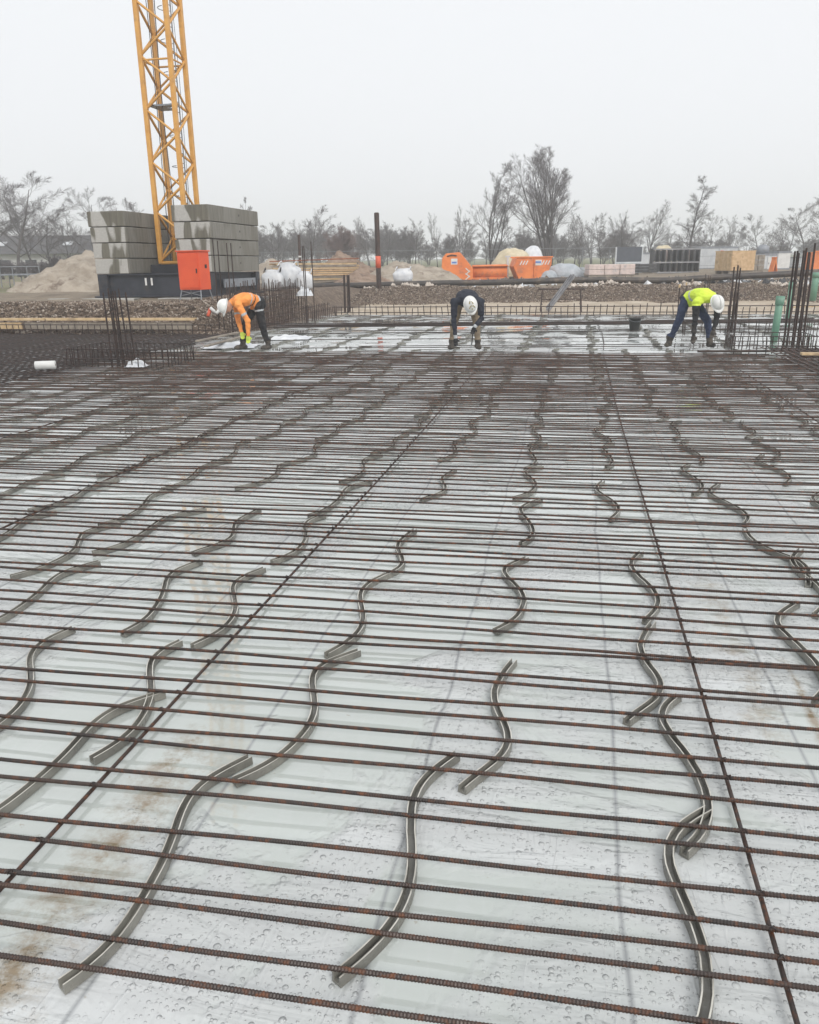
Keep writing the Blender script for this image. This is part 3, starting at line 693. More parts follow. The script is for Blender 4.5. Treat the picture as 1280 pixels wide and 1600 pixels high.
# loose planks by the orange worker
for k, (x0, y0, x1, y1, lab) in enumerate(((308, 533, 372, 518, 'grey weathered lath lying near the orange worker, upper one'), (322, 541, 380, 524, 'grey weathered lath lying near the orange worker, lower one'))):
    a, b = G(x0, y0, .12), G(x1, y1, .14); mb = MB(); d = b - a
    mb.box((d.length / 2, 0, 0), (d.length, .09, .03)); o = mb.build('lath', MAT['timber_grey'], None, bevel=.003); o.location = a; o.rotation_euler = (0, 0, math.atan2(d.y, d.x)); tag(o, lab, 'lath')
a, b = G(1262, 489, .35), G(1300, 480, .35); mb = MB(); mb.box((.9, 0, 0), (2.0, .16, .03)); o = mb.build('plank', MAT['timber_pale'], None, bevel=.003); o.location = A(1238, 480, 25.5); o.rotation_euler = (0, R(-2), 0)
tag(o, 'pale plank beyond the tall bar cluster at the right edge', 'plank')
o = MB(); o.box((0, 0, 0), (.6, .14, .035)); o = o.build('plank', MAT['timber_pale'], None, bevel=.003); g = G(1284, 553, .16); o.location = g; o.rotation_euler = (0, 0, R(-12))
tag(o, 'short pale plank on the right mat at the picture edge', 'plank')

# trestle with slanted rolled board
g = G(876, 487, .0)
t = thing('trestle', 'steel trestle standing on the far edge of the film', 'trestle', (g.x, g.y, .0), R(-8))
for sx in (-.62, .62):
    for sy in (-.22, .22): bar((sx + .05 * (1 if sx > 0 else -1), sy * 1.3, 0), (sx, sy * .6, .72), .018, t, 'post', 'leg')
    bar((sx, -.26, .25), (sx, .26, .25), .014, t, 'post', 'brace_bar')
bar((-.75, 0, .73), (.75, 0, .73), .026, t, 'post', 'top_rail'); bar((-.66, .1, .4), (.66, .1, .4), .014, t, 'post', 'brace_bar')
mb = MB()
for k in range(7):
    q = rr.uniform(-.02, .02); mb.box((0, (k - 3) * .034, q), (1.35 + rr.uniform(-.1, .1), .03, .05))
o = mb.build('board_bundle', MAT['formface'], None, bevel=.004); o.location = (g.x - .08, g.y - .28, .62); o.rotation_euler = (R(35), R(-54), R(-8))
tag(o, 'bundle of grey laths leaning steeply against the steel trestle', 'laths')

# ------------------------------------------------------------------ workers
def build_person(name, label, loc, rz, J, zones, helmet, extras):
    root = thing(name, label, 'person', loc, rz)
    mb = MB()
    def ball(c, r, sx=1, sy=1, sz=1, rot=None, n=10):
        c = Vector(c); vs = []; fs = []
        for i in range(n + 1):
            th = math.pi * i / n
            for k in range(2 * n):
                ph = math.pi * k / n; q = Vector((r * sx * math.sin(th) * math.cos(ph), r * sy * math.sin(th) * math.sin(ph), r * sz * math.cos(th)))
                vs.append((rot @ q if rot else q) + c)
        for i in range(n):
            for k in range(2 * n): fs.append((i * 2 * n + k, (i + 1) * 2 * n + k, (i + 1) * 2 * n + (k + 1) % (2 * n), i * 2 * n + (k + 1) % (2 * n)))
        mb.add(vs, fs)
    def limb(ps, rads):
        ps = [Vector(p) for p in ps]
        P, Q = [], []
        for i in range(len(ps) - 1):
            for s in np.linspace(0, 1, 6)[(0 if i == 0 else 1):]:
                P.append(ps[i].lerp(ps[i + 1], s)); Q.append(rads[i] + (rads[i + 1] - rads[i]) * s)
        mb.tube(P, Q, 12)
        for p_, r_ in ((P[0], Q[0]), (P[-1], Q[-1])): ball(p_, r_ * .99)
        for p_, r_ in zip(ps[1:-1], rads[1:-1]): ball(p_, r_ * 1.02)
    def oval(ps, wa, wb, side):
        side = Vector(side).normalized(); ps = [Vector(p) for p in ps]; n = 16; vs = []
        for i, p_ in enumerate(ps):
            tg = (ps[min(i + 1, len(ps) - 1)] - ps[max(i - 1, 0)]).normalized(); sd = (side - tg * side.dot(tg)).normalized(); nn = sd.cross(tg)
            for k in range(n):
                w = 2 * math.pi * k / n; vs.append(p_ + sd * wa[i] * math.cos(w) + nn * wb[i] * math.sin(w))
        fs = [(i * n + k, i * n + (k + 1) % n, (i + 1) * n + (k + 1) % n, (i + 1) * n + k) for i in range(len(ps) - 1) for k in range(n)]
        fs += [tuple(range(n - 1, -1, -1)), tuple((len(ps) - 1) * n + k for k in range(n))]
        mb.add(vs, fs)
    v3 = lambda k: Vector(J[k])
    side = v3('shR') - v3('shL')
    pel, che, nec, hed = v3('pelvis'), v3('chest'), v3('neck'), v3('head')
    mid = pel.lerp(che, .5) + Vector((0, 0, .05))
    oval([pel + (pel - che).normalized() * .10, pel, mid, che, che.lerp(nec, .6), nec], [.12, .178, .168, .205, .175, .075], [.10, .135, .118, .13, .10, .07], side)
    ball(pel, .15, 1.05, .95, .95)
    oval([nec - (hed - nec) * .3, nec.lerp(hed, .6)], [.06, .058], [.06, .058], side)
    hu = Vector(J['head_up']).normalized(); hf = Vector(J['head_fwd']); hf = (hf - hu * hf.dot(hu)).normalized(); hs_ = hf.cross(hu)
    Rm = Matrix((hs_, hf, hu)).transposed()
    ball(hed, .10, .78, .98, 1.18, Rm, 12)
    ball(hed + hf * .045 - hu * .055, .06, .85, .8, .75, Rm)               # jaw
    ball(hed + hf * .105 - hu * .015, .017, .75, 1.0, 1.5, Rm, 6)           # nose
    for s in (-1, 1):
        ball(hed + hs_ * s * .082 - hu * .01, .028, .35, .7, 1, Rm, 6)      # ears
        ball(hed + hs_ * s * .034 + hf * .088 + hu * .012, .012, 1.2, .6, .7, Rm, 6)
    for s, S in (('L', -1), ('R', 1)):
        limb([che.lerp(nec, .35), v3('sh' + s), v3('el' + s), v3('wr' + s)], [.07, .073, .052, .036])
        w_, h_ = v3('wr' + s), v3('ha' + s); d = (h_ - w_).normalized(); sd = Vector(J.get('palm' + s, (1, 0, 0))); sd = (sd - d * sd.dot(d)).normalized(); nn = d.cross(sd)
        Rh = Matrix((sd, nn, d)).transposed()
        ball(w_ + d * .055, .05, .9, .52, 1.05, Rh, 8)
        for k in range(4):
            b = w_ + d * .09 + sd * (k - 1.5) * .021; ln = (.062, .075, .072, .056)[k]; c1 = b + d * ln * .55 + nn * .01; c2 = c1 + d * ln * .28 + nn * ln * .42
            mb.tube([b - d * .02, b, c1, c2], [.011, .0115, .0105, .0085], 8); ball(c2, .0085, n=5)
        tb = w_ + d * .035 + sd * .038; mb.tube([tb - sd * .02, tb + sd * .022 + d * .022 + nn * .008, tb + sd * .024 + d * .056 + nn * .022], [.014, .012, .009], 8)
    for s in 'LR':
        limb([v3('hip' + s), v3('kn' + s), v3('an' + s)], [.098, .068, .05])
        an = v3('an' + s); fd = Vector(J['toe' + s]); fd.z = 0; fd.normalize(); fs_ = Vector((fd.y, -fd.x, 0)); Rf = Matrix((fs_, fd, Vector((0, 0, 1)))).transposed()
        ball((an.x + fd.x * .06, an.y + fd.y * .06, .052), .052, .95, 2.6, .95, Rf, 8); ball((an.x - fd.x * .03, an.y - fd.y * .03, .05), .05, .95, 1.1, .98, Rf, 8)
        limb([an + Vector((0, 0, .09)), (an.x, an.y, .06)], [.058, .055])
    tmp = mb.build('tmp_body', None); rm = tmp.modifiers.new('r', 'REMESH'); rm.mode = 'VOXEL'; rm.voxel_size = .0085
    sm = tmp.modifiers.new('s', 'SMOOTH'); sm.factor = .5; sm.iterations = 4
    dg = bpy.context.evaluated_depsgraph_get(); me = bpy.data.meshes.new_from_object(tmp.evaluated_get(dg)); bpy.data.objects.remove(tmp)
    me.name = name
    # cloth folds
    nv = len(me.vertices); co = np.empty(nv * 3); me.vertices.foreach_get('co', co); co = co.reshape(-1, 3)
    no = np.empty(nv * 3); me.vertices.foreach_get('normal', no); no = no.reshape(-1, 3)
    dh = np.linalg.norm(co - np.array(hed), axis=1); dhand = np.minimum(np.linalg.norm(co - np.array(v3('haL')), axis=1), np.linalg.norm(co - np.array(v3('haR')), axis=1))
    amt = np.where((dh > .2) & (dhand > .16), 1.0, 0)
    fold = np.array([mnoise.noise(Vector((c[0] * 9, c[1] * 9, c[2] * 14))) + .5 * mnoise.noise(Vector((c[0] * 22, c[1] * 22, c[2] * 22))) for c in co])
    co += no * (fold * amt * .015)[:, None]; me.vertices.foreach_set('co', co.ravel())
    mats = []
    segs = []
    for (ka, kb, ra, rbd, ranges) in zones:
        segs.append((np.array(v3(ka) if isinstance(ka, str) else ka), np.array(v3(kb) if isinstance(kb, str) else kb), ra, rbd, ranges))
    nf = len(me.polygons); fc = np.empty(nf * 3); me.polygons.foreach_get('center', fc); fc = fc.reshape(-1, 3)
    best = np.full(nf, 1e9); mi = np.zeros(nf, int)
    def mid_(k):
        if k not in mats: mats.append(k)
        return mats.index(k)
    for a, b, ra, rbd, ranges in segs:
        ab = b - a; tt = np.clip(((fc - a) @ ab) / (ab @ ab), 0, 1); q = a + tt[:, None] * ab; dd = np.linalg.norm(fc - q, axis=1) - (ra + (rbd - ra) * tt)
        loc_m = np.zeros(nf, int)
        for t0, t1, mk in ranges: loc_m[(tt >= t0) & (tt <= t1)] = mid_(mk)
        k = dd < best; best[k] = dd[k]; mi[k] = loc_m[k]
    for k in mats: me.materials.append(MAT[k])
    me.polygons.foreach_set('material_index', mi); me.polygons.foreach_set('use_smooth', [True] * nf); me.update()
    body = link('body', me, root)
    # helmet
    hm = MB(); n = 24; rings = []
    for i in range(9):
        th = math.pi / 2 * i / 8; rings.append((math.cos(th), math.sin(th)))
    for (c_, s_) in [(1.0, -.12)] + rings:
        for k in range(n):
            w = 2 * math.pi * k / n; hm.v.append(tuple(hed + Rm @ Vector((.108 * c_ * math.cos(w), .134 * c_ * math.sin(w), .035 + .118 * s_))))
    hm.f += [(i * n + k, i * n + (k + 1) % n, (i + 1) * n + (k + 1) % n, (i + 1) * n + k) for i in range(len(rings)) for k in range(n)]
    hel = hm.build('helmet', MAT['helmet'], root, True)
    br = MB(); n = 28
    for (k0, z) in ((1.0, .028), (1.16, .014), (1.16, .008), (1.0, .02)):
        for k in range(n):
            w = 2 * math.pi * k / n; ex = 1 + (.22 * max(0, math.sin(w)) ** 2 if k0 > 1.05 else 0)
            br.v.append(tuple(hed + Rm @ Vector((.108 * k0 * math.cos(w), .134 * k0 * ex * math.sin(w), z + .004))))
    br.f += [(i * n + k, i * n + (k + 1) % n, ((i + 1) % 4) * n + (k + 1) % n, ((i + 1) % 4) * n + k) for i in range(4) for k in range(n)]
    br.build('brim', MAT['helmet'], hel, True)
    rg = MB(); rg.tube([hed + Rm @ Vector((0, .125 * math.cos(w), .035 + .124 * math.sin(w))) for w in np.linspace(.25, 2.9, 12)], .011, 6); rg.build('ridge', MAT['helmet'], hel, True)
    if helmet == 'emblem':
        for (x, y, r_) in ((-.035, .05, .6), (.0, .02, 0), (.035, .05, -.6), (-.02, -.02, .5), (.025, -.03, -.5), (0, .075, 0)):
            e = MB(); c_ = Vector((x, y, 0)); zz = .037 + .121 * math.sqrt(max(0, 1 - (x / .108) ** 2 - (y / .134) ** 2)); e.box((0, 0, 0), (.016, .055, .012), Matrix.Rotation(r_, 3, 'Z'))
            e.v = [tuple(hed + Rm @ (Vector(q) + Vector((x, y, zz)))) for q in e.v]; e.build('emblem_mark', MAT['emblem'], hel)
    for nm, fn in extras: fn(root, v3)
    return root

def zones_for(top, arm, leg, hand, boot='boot', torso_ranges=None, thigh=None, arm_ranges=None, cuff=None):
    tr = torso_ranges or [(0, 1, top)]; z = []
    z.append(('pelvis', 'chest', .15, .17, tr)); z.append(('chest', 'neck', .17, .07, [(0, 1, top)])); z.append(('shL', 'shR', .08, .08, [(0, 1, top)]))
    z.append(('neck', 'head', .06, .09, [(0, .25, top), (.2501, 1, 'skin')]))
    for s in 'LR':
        z.append(('sh' + s, 'el' + s, .072, .052, arm_ranges or [(0, 1, arm)])); z.append(('el' + s, 'wr' + s, .052, .036, [(0, .86, arm), (.8601, 1, cuff or arm)])); z.append(('wr' + s, 'ha' + s, .04, .05, [(0, .12, cuff or arm), (.1201, 1, hand)]))
        z.append(('hip' + s, 'kn' + s, .10, .07, thigh or [(0, 1, leg)])); z.append(('kn' + s, 'an' + s, .07, .052, [(0, .12, 'black_cloth' if leg == 'khaki' else leg), (.1201, .78, leg), (.7801, 1, boot)])); z.append(('an' + s, 'toe_' + s, .05, .05, [(0, 1, boot)]))
    z.append(('pelvis', 'hipL', .13, .1, [(0, 1, leg)])); z.append(('pelvis', 'hipR', .13, .1, [(0, 1, leg)]))
    return z
def finish(J):
    for s in 'LR':
        a = Vector(J['an' + s]); f = Vector(J['toe' + s]).normalized(); J['toe_' + s] = (a.x + f.x * .18, a.y + f.y * .18, .05)
    return J
ZF = BZ + .01
# orange worker, bending to the left
J = finish(dict(pelvis=(.12, .06, .87), chest=(-.15, -.08, .94), neck=(-.36, -.13, .905), head=(-.47, -.16, .83), head_up=(-.9, -.25, .25), head_fwd=(-.35, -.2, -.9),
    shL=(-.24, -.27, .87), elL=(-.09, -.31, .57), wrL=(-.10, -.30, .31), haL=(-.11, -.30, .15), shR=(-.28, .08, .86), elR=(-.27, .02, .58), wrR=(-.22, -.06, .36), haR=(-.2, -.1, .22),
    hipL=(.13, -.05, .82), knL=(.18, -.05, .45), anL=(.26, -.02, .10), hipR=(.08, .16, .82), knR=(-.16, .12, .46), anR=(-.21, .12, .10), toeL=(-.6, -.6, 0), toeR=(-.8, -.4, 0)))
g = G(398, 547, ZF)
build_person('person', 'worker in orange jacket and white helmet bending over at the left', (g.x, g.y, ZF), -math.atan2(g.x, g.y), J,
             zones_for('hi_orange', 'hi_orange', 'black_cloth', 'glove_lime', torso_ranges=[(0, .10, 'black_cloth'), (.1001, .22, 'reflect'), (.2201, .46, 'hi_orange'), (.4601, .52, 'strap'), (.5201, .66, 'hi_orange'), (.6601, .74, 'reflect'), (.7401, 1, 'hi_orange')],
                       thigh=[(0, .16, 'black_cloth'), (.1601, .24, 'reflect'), (.2401, 1, 'black_cloth')], arm_ranges=[(0, .55, 'hi_orange'), (.5501, .68, 'reflect'), (.6801, 1, 'hi_orange')]), 'plain', [])
# middle worker, facing the viewer
J = finish(dict(pelvis=(0, .24, .90), chest=(.03, -.10, .96), neck=(.06, -.33, .90), head=(.085, -.43, .84), head_up=(.12, -.97, .12), head_fwd=(.25, -.1, -1),
    shL=(-.20, -.24, .88), elL=(-.21, -.30, .56), wrL=(-.175, -.30, .26), haL=(-.17, -.30, .09), shR=(.27, -.22, .88), elR=(.29, -.22, .58), wrR=(.17, -.32, .45), haR=(.12, -.35, .31),
    hipL=(-.13, .22, .84), knL=(-.215, .12, .48), anL=(-.25, .14, .10), hipR=(.13, .22, .84), knR=(.21, .12, .48), anR=(.235, .14, .10), toeL=(-.25, -1, 0), toeR=(.3, -1, 0)))
g = G(727, 547, ZF)
build_person('person', 'worker in dark navy jacket and khaki trousers bending towards the viewer in the middle', (g.x, g.y, ZF), -math.atan2(g.x, g.y), J,
             zones_for('navy_cloth', 'navy_cloth', 'khaki', 'black_cloth', cuff='reflect'), 'emblem', [])
# yellow vest worker, bending to the right
J = finish(dict(pelvis=(-.06, .14, .86), chest=(.20, -.10, .93), neck=(.36, -.24, .88), head=(.42, -.32, .81), head_up=(.35, -.85, .42), head_fwd=(.3, -.35, -.9),
    shL=(.08, -.30, .83), elL=(.08, -.34, .52), wrL=(.08, -.33, .26), haL=(.08, -.33, .10), shR=(.43, -.04, .84), elR=(.45, -.22, .56), wrR=(.41, -.30, .35), haR=(.38, -.33, .20),
    hipL=(-.12, .06, .82), knL=(-.20, .05, .47), anL=(-.34, .08, .10), hipR=(.05, .2, .82), knR=(.31, .10, .46), anR=(.37, .10, .10), toeL=(-.3, -1, 0), toeR=(.5, -.8, 0)))
g = G(1075, 543, ZF)
build_person('person', 'worker in yellow high visibility vest and white helmet bending at the right', (g.x, g.y, ZF), -math.atan2(g.x, g.y), J,
             zones_for('hi_yellow', 'black_cloth', 'denim', 'boot', torso_ranges=[(0, .05, 'black_cloth'), (.0501, .40, 'hi_yellow'), (.4001, .50, 'reflect'), (.5001, 1, 'hi_yellow')], arm_ranges=[(0, .22, 'hi_yellow'), (.2201, 1, 'black_cloth')]), 'plain', [])
for lab, x, y in (('rebar tying tool in the hand of the middle worker', 727, 547),):
    g = G(x, y, ZF); t = thing('tying_tool', lab, 'tool', (g.x + .11, g.y - .35, ZF + .27), 0)
    bar((0, 0, .04), (-.02, -.01, -.14), .012, t, 'black', 'handle'); bar((-.02, -.01, -.14), (-.04, -.01, -.2), .005, t, 'galv', 'hook')

# ------------------------------------------------------------------ tower crane
CX, CY = -7.48, 28.0; CZ = .68
crane = thing('tower_crane', 'yellow lattice tower crane mast standing on a dark steel cross frame', 'crane', (CX, CY, CZ), -GA)
HW = .49; MZ0, MZ1 = 1.02, 19.6
legm = MB(); legm.box((0, 0, (MZ1 - MZ0) / 2), (.14, .14, MZ1 - MZ0)); legmesh = legm.mesh('mast_leg', MAT['yellow'])
corners = [(-HW, -HW), (HW, -HW), (HW, HW), (-HW, HW)]
for x, y in corners:
    o = link('mast_leg', legmesh, crane); o.location = (x, y, MZ0); b = o.modifiers.new('bevel', 'BEVEL'); b.width = .02; b.segments = 2
per = .75; zz = MZ0 + .12; k = 0
for fi in range(4):
    (xa, ya), (xb, yb) = corners[fi], corners[(fi + 1) % 4]
    z = MZ0 + .1 + (per if fi % 2 else 0) * 0
    flip = fi in (1, 3)
    while z + per < MZ1:
        p0, p1 = (xa, ya), (xb, yb)
        if flip: p0, p1 = p1, p0
        bar((p0[0], p0[1], z), (p1[0], p1[1], z + per), .042 if not flip else .036, crane, 'yellow', 'brace')
        flip = not flip; z += per
    bar((xa, ya, MZ0 + .03), (xb, yb, MZ0 + .03), .06, crane, 'yellow', 'base_tie')
for z in (7.0, 13.0, 18.9):
    for fi in range(4):
        (xa, ya), (xb, yb) = corners[fi], corners[(fi + 1) % 4]; bar((xa, ya, z), (xb, yb, z), .03, crane, 'yellow', 'tie')
lad = bar((.26, .30, MZ0 + .3), (.26, .30, MZ1), .02, crane, 'galv', 'ladder_rail'); bar((.26, .02, MZ0 + .3), (.26, .02, MZ1), .02, crane, 'galv', 'ladder_rail')
for z in np.arange(MZ0 + .4, MZ1, .3): bar((.26, .02, z), (.26, .30, z), .012, crane, 'galv', 'ladder_rung')
for z in np.arange(MZ0 + 1.2, MZ1, .9):
    mb = MB(); mb.tube([(.26 - .33 * math.sin(w), .16 + .3 * math.cos(w), z) for w in np.linspace(.2, 2.94, 9)], .012, 5); mb.build('ladder_hoop', MAT['galv'], crane)
for zp, nm in ((5.72, 'platform'), (11.8, 'platform'), (17.5, 'platform')):
    mb = MB(); mb.prism([(-HW + .06, 0), (.02, 0), (.02, .05), (-HW + .06, .05)], -HW + .06, HW - .06); mb.prism([(.02, .003), (HW - .07, .003), (HW - .07, .047), (.02, .047)], -HW + .06, -.1)
    mb.build(nm, MAT['galv'], crane, loc=(0, 0, zp))
for cxx, cyy, w_ in ((-.28, -.2, .012), (-.18, -.24, .008), (.05, -.35, .014), (.42, .1, .008)):
    mb = MB(); mb.tube([(cxx + .03 * math.sin(z * .7 + cxx * 9), cyy + .02 * math.sin(z * .9), z) for z in np.arange(MZ0, MZ1, .5)], w_, 5); mb.build('cable', MAT['black'], crane)
# cross frame
def ibeam(mb, p0, p1, w, h, up=Vector((0, 0, 1))):
    p0, p1 = Vector(p0), Vector(p1); d = p1 - p0; L = d.length; a = math.atan2(d.y, d.x); Rz = Matrix.Rotation(a, 3, 'Z'); c = (p0 + p1) / 2
    for dz, hh, ww in ((h / 2 - .02, .04, w), (-h / 2 + .02, .04, w), (0, h - .082, .03)): mb.box(c + Vector((0, 0, dz)), (L, ww, hh), Rz)
for p0, p1, nm in (((-1.7, -1.85, .38), (1.7, -1.85, .38), 'frame_beam'), ((-1.7, 1.85, .38), (1.7, 1.85, .38), 'frame_beam'), ((-1.75, -1.65, .38), (-1.75, 1.65, .38), 'frame_beam'), ((1.75, -1.65, .38), (1.75, 1.65, .38), 'frame_beam')):
    mb = MB(); ibeam(mb, p0, p1, .24, .70); mb.build(nm, MAT['navy'], crane)
for s in (-1, 1):
    mb = MB(); mb.box((s * .83, 0, .44), (.26, 3.6, .5)); mb.build('ballast_beam', MAT['navy'], crane, bevel=.01)
mb = MB(); mb.box((0, 0, .55), (1.5, 1.5, .9)); mb.build('mast_foot', MAT['navy'], crane, bevel=.02)
for sx in (-1, 1):
    for sy in (-1, 1):
        mb = MB(); mb.box((sx * 1.76, sy * 1.86, .365), (.32, .32, .735)); mb.box((sx * 1.76, sy * 1.86, .03), (.55, .55, .06)); mb.build('corner_foot', MAT['navy'], crane, bevel=.01)
mb = MB(); mb.box((1.94, .2, .40), (.05, 2.6, .26)); mb.build('side_panel', MAT['greysteel'], crane)
for k in range(2):
    mb = MB(); mb.tube([(-.28 + .2 * k, -2.0, .38), (-.28 + .2 * k, -2.0, .6)], .03, 8); mb.build('bolt_pin', MAT['white'], crane)
# concrete pads under the frame
for lab, lx, ly, w_, d_ in (('long pale concrete footing under the left corner of the crane frame', -2.0, -1.9, 3.0, 1.1), ('pale concrete footing under the right corner of the crane frame, behind the red cabinet', 1.9, -1.9, 3.2, 1.1)):
    mb = MB(); mb.box((0, 0, 0), (w_, d_, .22)); o = mb.build('concrete_footing', BALLAST[3], None, bevel=.015)
    o.location = (CX + lx * gc + ly * gs, CY - lx * gs + ly * gc, CZ - .105); o.rotation_euler.z = -GA; tag(o, lab, 'footing')
# ballast blocks
pos_n = ('lowest', 'second from the bottom', 'second from the top', 'topmost')
for sname, x0, hgt, ztop in (('left', -1.40, .468, .74), ('right', 1.42, .492, .76)):
    for k in range(4):
        wv = 1.16 + .03 * k + (.02 if sname == 'left' else 0); ln = 3.92 + .035 * k
        mb = MB(); nb = 0
        ch = .10
        poly = [(-wv / 2 + ch * .3, -ln / 2), (wv / 2 - ch * .3, -ln / 2), (wv / 2, -ln / 2 + ch), (wv / 2, ln / 2 - ch), (wv / 2 - ch, ln / 2), (-wv / 2 + ch, ln / 2), (-wv / 2, ln / 2 - ch), (-wv / 2, -ln / 2 + ch)]
        m_ = len(poly); hh = hgt - .022
        mb.add([(x, y, 0) for x, y in poly] + [(x, y, hh) for x, y in poly], [tuple(range(m_ - 1, -1, -1)), tuple(range(m_, 2 * m_))] + [(i, (i + 1) % m_, (i + 1) % m_ + m_, i + m_) for i in range(m_)])
        lx = x0 + random.uniform(-.02, .02)
        o = mb.build('ballast_block', BALLAST[(3 - k) if sname == 'left' else (3, 1, 2, 0)[k]], None, bevel=.018)
        o.location = (CX + lx * gc, CY - lx * gs, CZ + ztop + k * hgt); o.rotation_euler.z = -GA + R(random.uniform(-.4, .4))
        tag(o, 'grey concrete ballast block, %s of the %s stack on the crane base' % (pos_n[k], sname), 'ballast block')
        hole = MB(); hole.tube([(wv / 2 - .03, .25, hh * .55), (wv / 2 + .004, .25, hh * .55)], .035, 10); hole.build('lifting_socket', MAT['black'], o)

# red cabinet
cb = A(306, 452, 23.6)
t = thing('switch_cabinet', 'bright red electrical cabinet on thin legs in front of the crane base', 'cabinet', (cb.x, cb.y, .72), -R(24))
z0 = cb.z - .72
mb = MB(); mb.box((0, 0, z0 + .5), (.74, .46, 1.02)); mb.build('housing', MAT['red'], t, bevel=.012)
mb = MB(); mb.box((-.0, -.239, z0 + .5), (.64, .014, .92)); d_ = mb.build('door', MAT['red'], t, bevel=.004)
mb = MB(); mb.box((.28, -.256, z0 + .5), (.03, .02, .12)); mb.build('door_handle', MAT['black'], d_)
mb = MB(); mb.box((.379, .05, z0 + .62), (.012, .08, .1)); mb.build('socket', MAT['black'], t)
mb = MB(); mb.box((0, 0, z0 + 1.03), (.80, .52, .035)); mb.build('top_cover', MAT['red'], t, bevel=.006)
for sx in (-.33, .33):
    for sy in (-.2, .2): bar((sx * 1.12, sy * 1.3, -.02), (sx, sy, z0), .018, t, 'galv', 'leg')
bar((-.33, -.2, .1), (.33, -.2, z0 - .04), .012, t, 'galv', 'brace'); bar((.33, -.2, .1), (-.33, -.2, z0 - .04), .012, t, 'galv', 'brace')
# cable from cabinet down the bank
mb = MB(); pts = [(275, 472), (270, 480), (264, 492), (262, 505), (258, 512), (268, 510)]
mb.tube([A(x, y, 22.3 - i * .42) for i, (x, y) in enumerate(pts)], .014, 6); tag(mb.build('cable', MAT['white'], None, True), 'pale cable hanging in a loop down the gravel bank below the red cabinet', 'cable')
# drain pipe pieces in the bank
for k, (x0, y0, x1, y1, mt, lab) in enumerate(((325, 494, 329, 482, 'signal', 'short orange pipe end sticking out of the bank beside the orange worker'), (329, 481, 338, 490, 'white', 'white pipe elbow piece sloping down on the bank beside the orange worker'), (338, 490, 345, 482, 'white', 'white pipe piece sloping up on the bank beside the orange worker'))):
    mb = MB(); mb.tube([A(x0, y0, 20.3), A(x1, y1, 20.4)], .04, 10); tag(mb.build('pipe_piece', MAT[mt], None, True), lab, 'pipe')

# ------------------------------------------------------------------ gravel stones on the banks (uncountable)
def stones(name, label, pts, r0, r1, seed, mat):
    rs_ = np.random.RandomState(seed); n = len(pts)
    base = np.array([(1, 0, 0), (-1, 0, 0), (0, 1, 0), (0, -1, 0), (0, 0, 1), (0, 0, -1)], float); fb = np.array([(0, 2, 4), (2, 1, 4), (1, 3, 4), (3, 0, 4), (2, 0, 5), (1, 2, 5), (3, 1, 5), (0, 3, 5)])
    s = rs_.uniform(r0, r1, (n, 1, 1)) * rs_.uniform(.6, 1.3, (n, 6, 3)); ang = rs_.rand(n) * 6.28
    vv = base[None] * s + rs_.normal(0, .18, (n, 6, 3)) * s
    c, s_ = np.cos(ang)[:, None], np.sin(ang)[:, None]
    vx = vv[..., 0] * c - vv[..., 1] * s_; vy = vv[..., 0] * s_ + vv[..., 1] * c
    vv = np.stack([vx, vy, vv[..., 2]], -1) + np.array(pts)[:, None, :]
    ff = (fb[None] + (np.arange(n) * 6)[:, None, None]).reshape(-1, 3)
    me = bpy.data.meshes.new(name); me.from_pydata(vv.reshape(-1, 3).tolist(), [], ff.tolist()); me.update(); me.materials.append(mat)
    return tag(link(name, me), label, 'gravel', None, 'stuff')
rsn = np.random.RandomState(4)
def scatter(n, u0, u1, v0, v1, cond):
    u = rsn.uniform(u0, u1, n); v = rsn.uniform(v0, v1, n); k = cond(u, v); u, v = u[k], v[k]
    x = u * gs + v * gc; y = u * gc - v * gs; return np.stack([x, y, ground_z(x, y) + .01 + rsn.uniform(-.02, .03, len(u)) + vnoise(x, y, 1.7, 1) * .16 + vnoise(x, y, .6, 2) * .07], -1)
pl = scatter(34000, 18.35, 20.9, -19, -8.3, lambda u, v: np.minimum(u - 18.35, -8.35 - v) > .05)
pl2 = scatter(5000, 20.9, 27, -10.6, -8.3, lambda u, v: (-8.35 - v) > .05)
stones('bank_gravel', 'coarse brown gravel of the left bank below the crane', np.concatenate([pl, pl2]), .010, .027, 1, MAT['stone'])
pb = scatter(28000, 31.9, 35.8, -9, 17, lambda u, v: u > 0)
stones('bank_gravel', 'coarse brown gravel of the far bank below the black pipe', pb, .014, .036, 2, MAT['stone'])
pr = scatter(800, 34.6, 36.6, -9, 17, lambda u, v: (np.sin(v * 1.7) + np.sin(v * .63 + 1)) > .1)
stones('pale_rubble', 'small pale rubble pieces scattered along the top of the far bank', pr + np.array([0, 0, .05]), .03, .12, 3, MAT['rubble'])
py_ = scatter(900, 36, 46, -10, 22, lambda u, v: rsn.rand(len(u)) > .3)
stones('yard_rubble', 'mixed rubble lying about the storage yard behind the pipe', py_, .04, .14, 5, MAT['stone'])

pw = scatter(160, 35.6, 40, -8, 20, lambda u, v: u > 0)
stones('yard_litter', 'small white scraps and sacks lying about behind the black pipe', pw, .07, .17, 6, MAT['bag'])
pw = scatter(260, 36, 42, 2, 22, lambda u, v: u > 0)
stones('yard_litter', 'small dark scraps and offcuts lying before the storage yard', pw, .08, .2, 7, MAT['formwork'])
